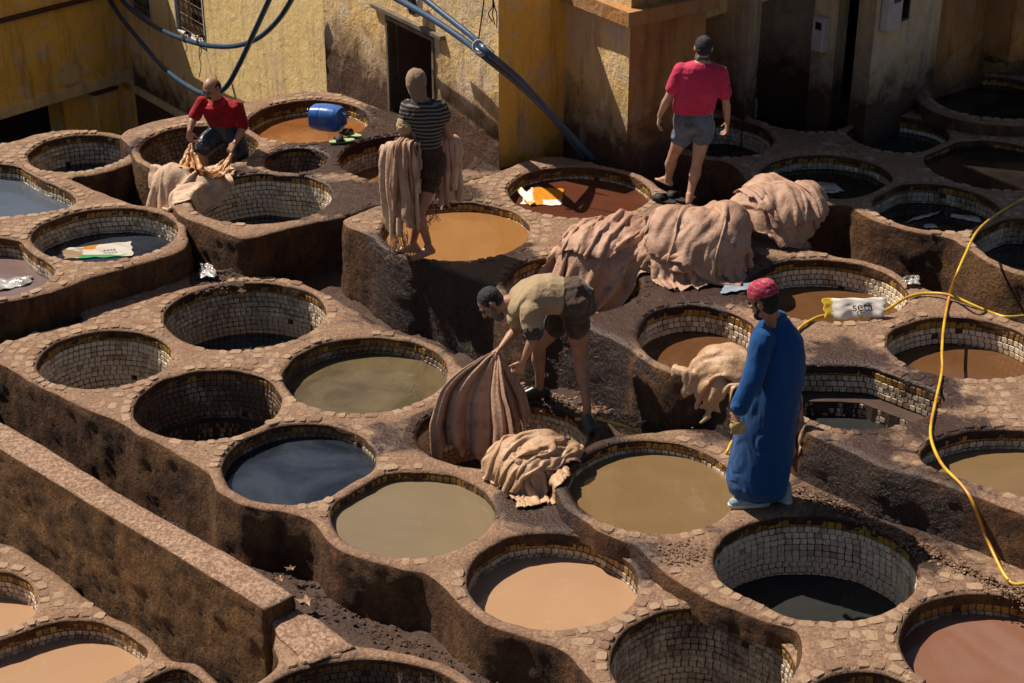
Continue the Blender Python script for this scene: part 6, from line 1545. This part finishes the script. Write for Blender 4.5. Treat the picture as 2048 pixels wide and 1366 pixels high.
def sheet(name, quad, mat, label, cat, amp=.02, thick=.006, n=(22, 14), seed=0, cushion=0., curl=0.):
    """a limp sheet or flat sack spanned between four corners (near-left, near-right, far-right, far-left)"""
    a, b_, c_, d_ = [Vector(q) for q in quad]; V = []; F = []; nx, ny = n; o0 = (a + b_ + c_ + d_) / 4; r = np.random.RandomState(seed); ph = r.uniform(0, 6, 6)
    for side in ((1, -1) if cushion else (1,)):
        base = len(V)
        for j in range(ny):
            v = j / (ny - 1)
            for i in range(nx):
                u = i / (nx - 1); p = (a * (1 - u) + b_ * u) * (1 - v) + (d_ * (1 - u) + c_ * u) * v
                h = amp * (math.sin(u * 7 + ph[0] + v * 3) * .5 + math.sin(v * 8 + ph[1] + u * 4) * .35 + .4 * math.sin(u * 19 + v * 13 + ph[2]))
                e = (min(u, 1 - u, v, 1 - v) * 5); e = min(1, e) ** .5
                p = p + Vector((.010 * math.sin(v * 17 + ph[3]), .010 * math.sin(u * 19 + ph[4]), abs(h) * (.4 + .6 * e) + side * cushion * e + curl * (max(0, .16 - u) * 5 + max(0, u - .88) * 5)))
                V.append(p)
        for j in range(ny - 1):
            for i in range(nx - 1):
                f = (base + j * nx + i, base + j * nx + i + 1, base + (j + 1) * nx + i + 1, base + (j + 1) * nx + i); F.append(f if side > 0 else f[::-1])
    o = mesh_obj(name, V, F, M[mat], None, True, tuple(o0)); m_ = o.modifiers.new('t', 'SOLIDIFY'); m_.thickness = thick; m_.offset = 0; s_ = o.modifiers.new('s', 'SUBSURF'); s_.levels = s_.render_levels = 1
    return tag(o, label, cat)
def letters(txt, origin, xdir, ydir, size, mat, parent, name='lettering'):
    cu = bpy.data.curves.new('t', 'FONT'); cu.body = txt; cu.size = size; cu.extrude = .0008; tmp = bpy.data.objects.new('t', cu); COL.objects.link(tmp)
    me = bpy.data.meshes.new_from_object(tmp.evaluated_get(bpy.context.evaluated_depsgraph_get())); bpy.data.objects.remove(tmp); me.materials.clear(); me.materials.append(M[mat]); me.name = name
    x, y = unit(xdir), unit(ydir); n = x.cross(y); o = bpy.data.objects.new(name, me); link(o, parent)
    o.matrix_local = Matrix.Translation(Vector(origin) - parent.location) @ Matrix(((x.x, y.x, n.x, 0), (x.y, y.y, n.y, 0), (x.z, y.z, n.z, 0), (0, 0, 0, 1))); return o
zz = Z['upper'] + .02
# the printed sack propped on the near rim of the wide tiled vat
a, b_ = P(1650, 640, zz), P(1768, 634, zz); up = Vector((0, .10, .11))
s_ = sheet('sack', [a, b_, b_ + up + Vector((.03, 0, .012)), a + up + Vector((-.02, .02, .02))], 'sack_seta', 'white and yellow plastic sack printed seta on the rim of the wide tiled vat', 'sack', .008, .006, (26, 12), 3, .018, .012)
xd = (b_ - a).normalized(); yd = Vector((0, .10, .11)); yd = (yd - xd * yd.dot(xd)).normalized(); nd = xd.cross(yd); wt = (b_ - a).length
letters('seta', a + xd * wt * .46 + yd * .050 + nd * .036, xd, yd, .105, 'black_gloss', s_)
lo = MB(); c0 = a + xd * wt * .35 + yd * .075 + nd * .036
for rx in (.030, .018): lo.tube([c0 + xd * rx * 1.25 * math.cos(t) + yd * rx * .8 * math.sin(t) for t in np.linspace(.3, 5.6, 18)], .0028, 5)
lo.build('printed_logo', M['black_gloss'], s_, True, s_.location)
v = VATS['C2']; z2 = v['lev'] + .006
sheet('sack', [P(1040, 408, z2), P(1122, 412, z2), P(1128, 378, z2), P(1062, 374, z2)], 'sack_orange', 'white and orange sack floating in the red-brown vat', 'sack', .012, .004, (22, 14), 5)
sheet('sack', [P(1033, 382, z2 + .03), P(1060, 412, z2 + .01), P(1072, 404, z2 + .03), P(1044, 374, z2 + .07)], 'sack_seta', 'white folded end of the sack propped on the left side of the red-brown vat', 'sack', .01, .004, (12, 10), 6)
v = VATS['A3']; z2 = v['lev'] + .008
s_ = sheet('sack', [P(130, 518, z2), P(268, 512, z2), P(262, 482, z2), P(122, 498, z2)], 'sack_green', 'soaked printed sack with green and orange print floating in the round left vat', 'sack', .014, .004, (28, 14), 7)
letters('seta', P(206, 503, z2 + .028), (1, .25, 0), (-.25, 1, 0), .075, 'black_gloss', s_)
v = VATS['A4']; z2 = v['lev'] + .006
sheet('plastic_sheet', [P(-30, 590, z2), P(62, 568, z2), P(66, 552, z2), P(-30, 562, z2)], 'film', 'crumpled clear plastic floating in the pinkish vat at the left edge', 'plastic', .035, .003, (26, 16), 8)
z2 = VATS['H5']['lev'] + .006
for q, sd, lb in (([P(1590, 372, z2), P(1690, 384, z2), P(1668, 366, z2), P(1600, 362, z2)], 9, 'long pale skin of plastic floating in the shaded brown vat'), ([P(1630, 388, z2), P(1680, 386, z2), P(1668, 377, z2), P(1634, 380, z2)], 10, 'small pale scrap of plastic at the near side of the shaded brown vat')):
    sheet('plastic_scrap', q, 'film', lb, 'plastic', .016, .003, (18, 8), sd)
z2 = VATS['H7']['lev'] + .006
for q, sd, lb in (([P(1812, 446, z2), P(1872, 430, z2), P(1884, 422, z2), P(1830, 434, z2)], 11, 'left pale scrap floating in the nearest shaded vat'), ([P(1900, 434, z2), P(1964, 446, z2), P(1958, 434, z2), P(1904, 428, z2)], 12, 'right pale scrap floating in the nearest shaded vat'), ([P(1846, 456, z2), P(1876, 456, z2), P(1870, 448, z2), P(1850, 449, z2)], 13, 'smallest pale scrap at the near side of the nearest shaded vat')):
    sheet('plastic_scrap', q, 'film', lb, 'plastic', .014, .003, (16, 8), sd)
sheet('plastic_litter', [P(1803, 568, zz), P(1840, 572, zz), P(1838, 552, zz + .03), P(1808, 556, zz + .03)], 'film', 'crumpled clear plastic lying on the far edge of the upper terrace', 'plastic', .045, .003, (18, 14), 14)
sheet('plastic_sheet', [P(1440, 588, zz), P(1500, 578, zz), P(1508, 564, zz), P(1450, 570, zz)], 'bluefilm', 'blue-grey sheet sticking out from under the hide heap', 'plastic', .01, .004, (16, 8), 15)
sheet('plastic_litter', [P(398, 556, .03), P(436, 556, .03), P(424, 530, .06), P(400, 532, .06)], 'film', 'torn white plastic in the rubble between the terraces, upper left', 'plastic', .05, .003, (18, 14), 16)

# ------------------------------------------------------------------ rubble, crumbs and dirt
def rubble(label, pts, smin, smax, mat, seed, flat=.6):
    r = np.random.RandomState(seed); n = len(pts); ico = bmesh.new(); bmesh.ops.create_icosphere(ico, subdivisions=1, radius=1)
    ico.verts.index_update(); iv = np.array([tuple(v.co) for v in ico.verts]); fi = np.array([tuple(v.index for v in f.verts) for f in ico.faces]); ico.free()
    s = smin + (smax - smin) * r.rand(n) ** 3; sc = np.stack([s * r.uniform(.7, 1.3, n), s * r.uniform(.6, 1.2, n), s * r.uniform(.4, 1., n) * flat], 1)
    a = r.uniform(0, 6.28, n); ca, sa = np.cos(a)[:, None], np.sin(a)[:, None]; v = iv[None] * sc[:, None] * r.uniform(.8, 1.15, (n, len(iv), 1))
    x = v[..., 0] * ca - v[..., 1] * sa; y = v[..., 0] * sa + v[..., 1] * ca; tl = r.uniform(-.5, .5, (n, 1)); z = v[..., 2] + x * tl
    V = np.stack([x, y, z], -1) + pts[:, None]; F = (fi[None] + (np.arange(n) * len(iv))[:, None, None]).reshape(-1, 3)
    o = mesh_obj('rubble', V.reshape(-1, 3), F, mat, None, False); tag(o, label, None, None, 'stuff'); return o
rr_ = np.random.RandomState(3); t_ = rr_.rand(2400); gx = 190 + t_ * 860 + rr_.normal(0, 30, 2400) + 30; gy = 930 + t_ * 520 + rr_.normal(0, 16, 2400)
gp_ = np.array([P(x, y, -.42)[:2] for x, y in zip(gx, gy)]); gz = ground_z(gp_); k_ = gz > -.9
rubble('brown crumbs and clods of dirt in the gutter behind the long wall', xyz(gp_[k_], gz[k_] + .003), .003, .022, M['earth'], 1)
def alongwall(pts, z, w, n, seed, lift=.05):
    r = np.random.RandomState(seed); A = np.array([tuple(P(x, y, z)) for x, y in pts]); k = r.randint(0, len(A) - 1, n); t = r.rand(n)[:, None]; p = A[k] * (1 - t) + A[k + 1] * t
    d = A[k + 1] - A[k]; nn = np.stack([d[:, 1], -d[:, 0], 0 * d[:, 0]], 1); nn /= np.linalg.norm(nn, axis=1)[:, None]; nn *= np.where(nn[:, 1:2] > 0, -1, 1); q = np.abs(r.normal(0, w, n))[:, None]
    p = p + nn * q; p[:, 2] += .004 + np.maximum(0, lift - q[:, 0] * .5) * r.rand(n); return p
rubble('crumbled mud along the foot of the right-hand terrace wall', alongwall([(1590, 975), (1700, 1020), (1830, 1085), (1960, 1150), (2080, 1200)], .13, .060, 2200, 2), .003, .016, M['mud'], 2)
rubble('clods at the foot of the wall behind the bending man', alongwall([(960, 760), (1050, 772), (1180, 810), (1290, 850)], .02, .07, 900, 4, .03), .003, .020, M['mud'], 3)
rubble('loose earth and scraps between the two left terraces', alongwall([(385, 555), (420, 552), (480, 545)], -.02, .14, 1200, 5), .006, .04, M['earth'], 4)
tp = []
for k, n in (('lower', 1800), ('middle', 1000), ('upper', 1700), ('washing', 600), ('upper_left', 500)):
    T = TERR[k]; o_ = T['outer']; lo, hi = o_.min(0), o_.max(0); q = np.stack([rr_.uniform(lo[0], hi[0], n), rr_.uniform(lo[1], hi[1], n)], 1); m_ = inside(q, o_)
    for h in T['holes']: m_ &= ~inside(q, h)
    tp.append(xyz(q[m_], T['z'] + .003))
rubble('small crumbs of dry mud scattered over the terraces', np.vstack(tp), .0025, .011, M['mud'], 5, .7)
q = np.array([tuple(P(1372 + rr_.normal(0, 22), 1110 + rr_.normal(0, 11), .135) + Vector((0, 0, .004))) for _ in range(420)])
rubble('little pile of crumbled stone beside the tan vat', q, .003, .014, M['stone'], 6)
# dry leaves and scraps in the gutter
M['leaf'] = simple('dry_leaf', (.42, .26, .14), .8, .003, 30, .4)
for x, y, s, sd in ((612, 1205, .075, 1), (560, 1160, .05, 2), (582, 1140, .045, 3), (1345, 1315, .03, 4)):
    p = P(x, y, -.36); r = random.Random(sd); V = [p]; F = []; n = 11
    for k in range(n):
        a = 2 * math.pi * k / n; rr = s * (1 if k % 2 else .55) * r.uniform(.8, 1.1); V.append(p + Vector((rr * math.cos(a), rr * .8 * math.sin(a), .02 * r.random() + .01)))
    F = [(0, 1 + k, 1 + (k + 1) % n) for k in range(n)]
    if x < 1000:
        o = mesh_obj('dry_leaf', V, F, M['leaf'], None, False, tuple(p)); so = o.modifiers.new('t', 'SOLIDIFY'); so.thickness = .003; tag(o, ['', 'largest curled dry leaf in the gutter near the end of the long wall', 'middle dry leaf in the gutter beside the long wall', 'smaller dry leaf higher up the gutter'][sd], 'leaf')
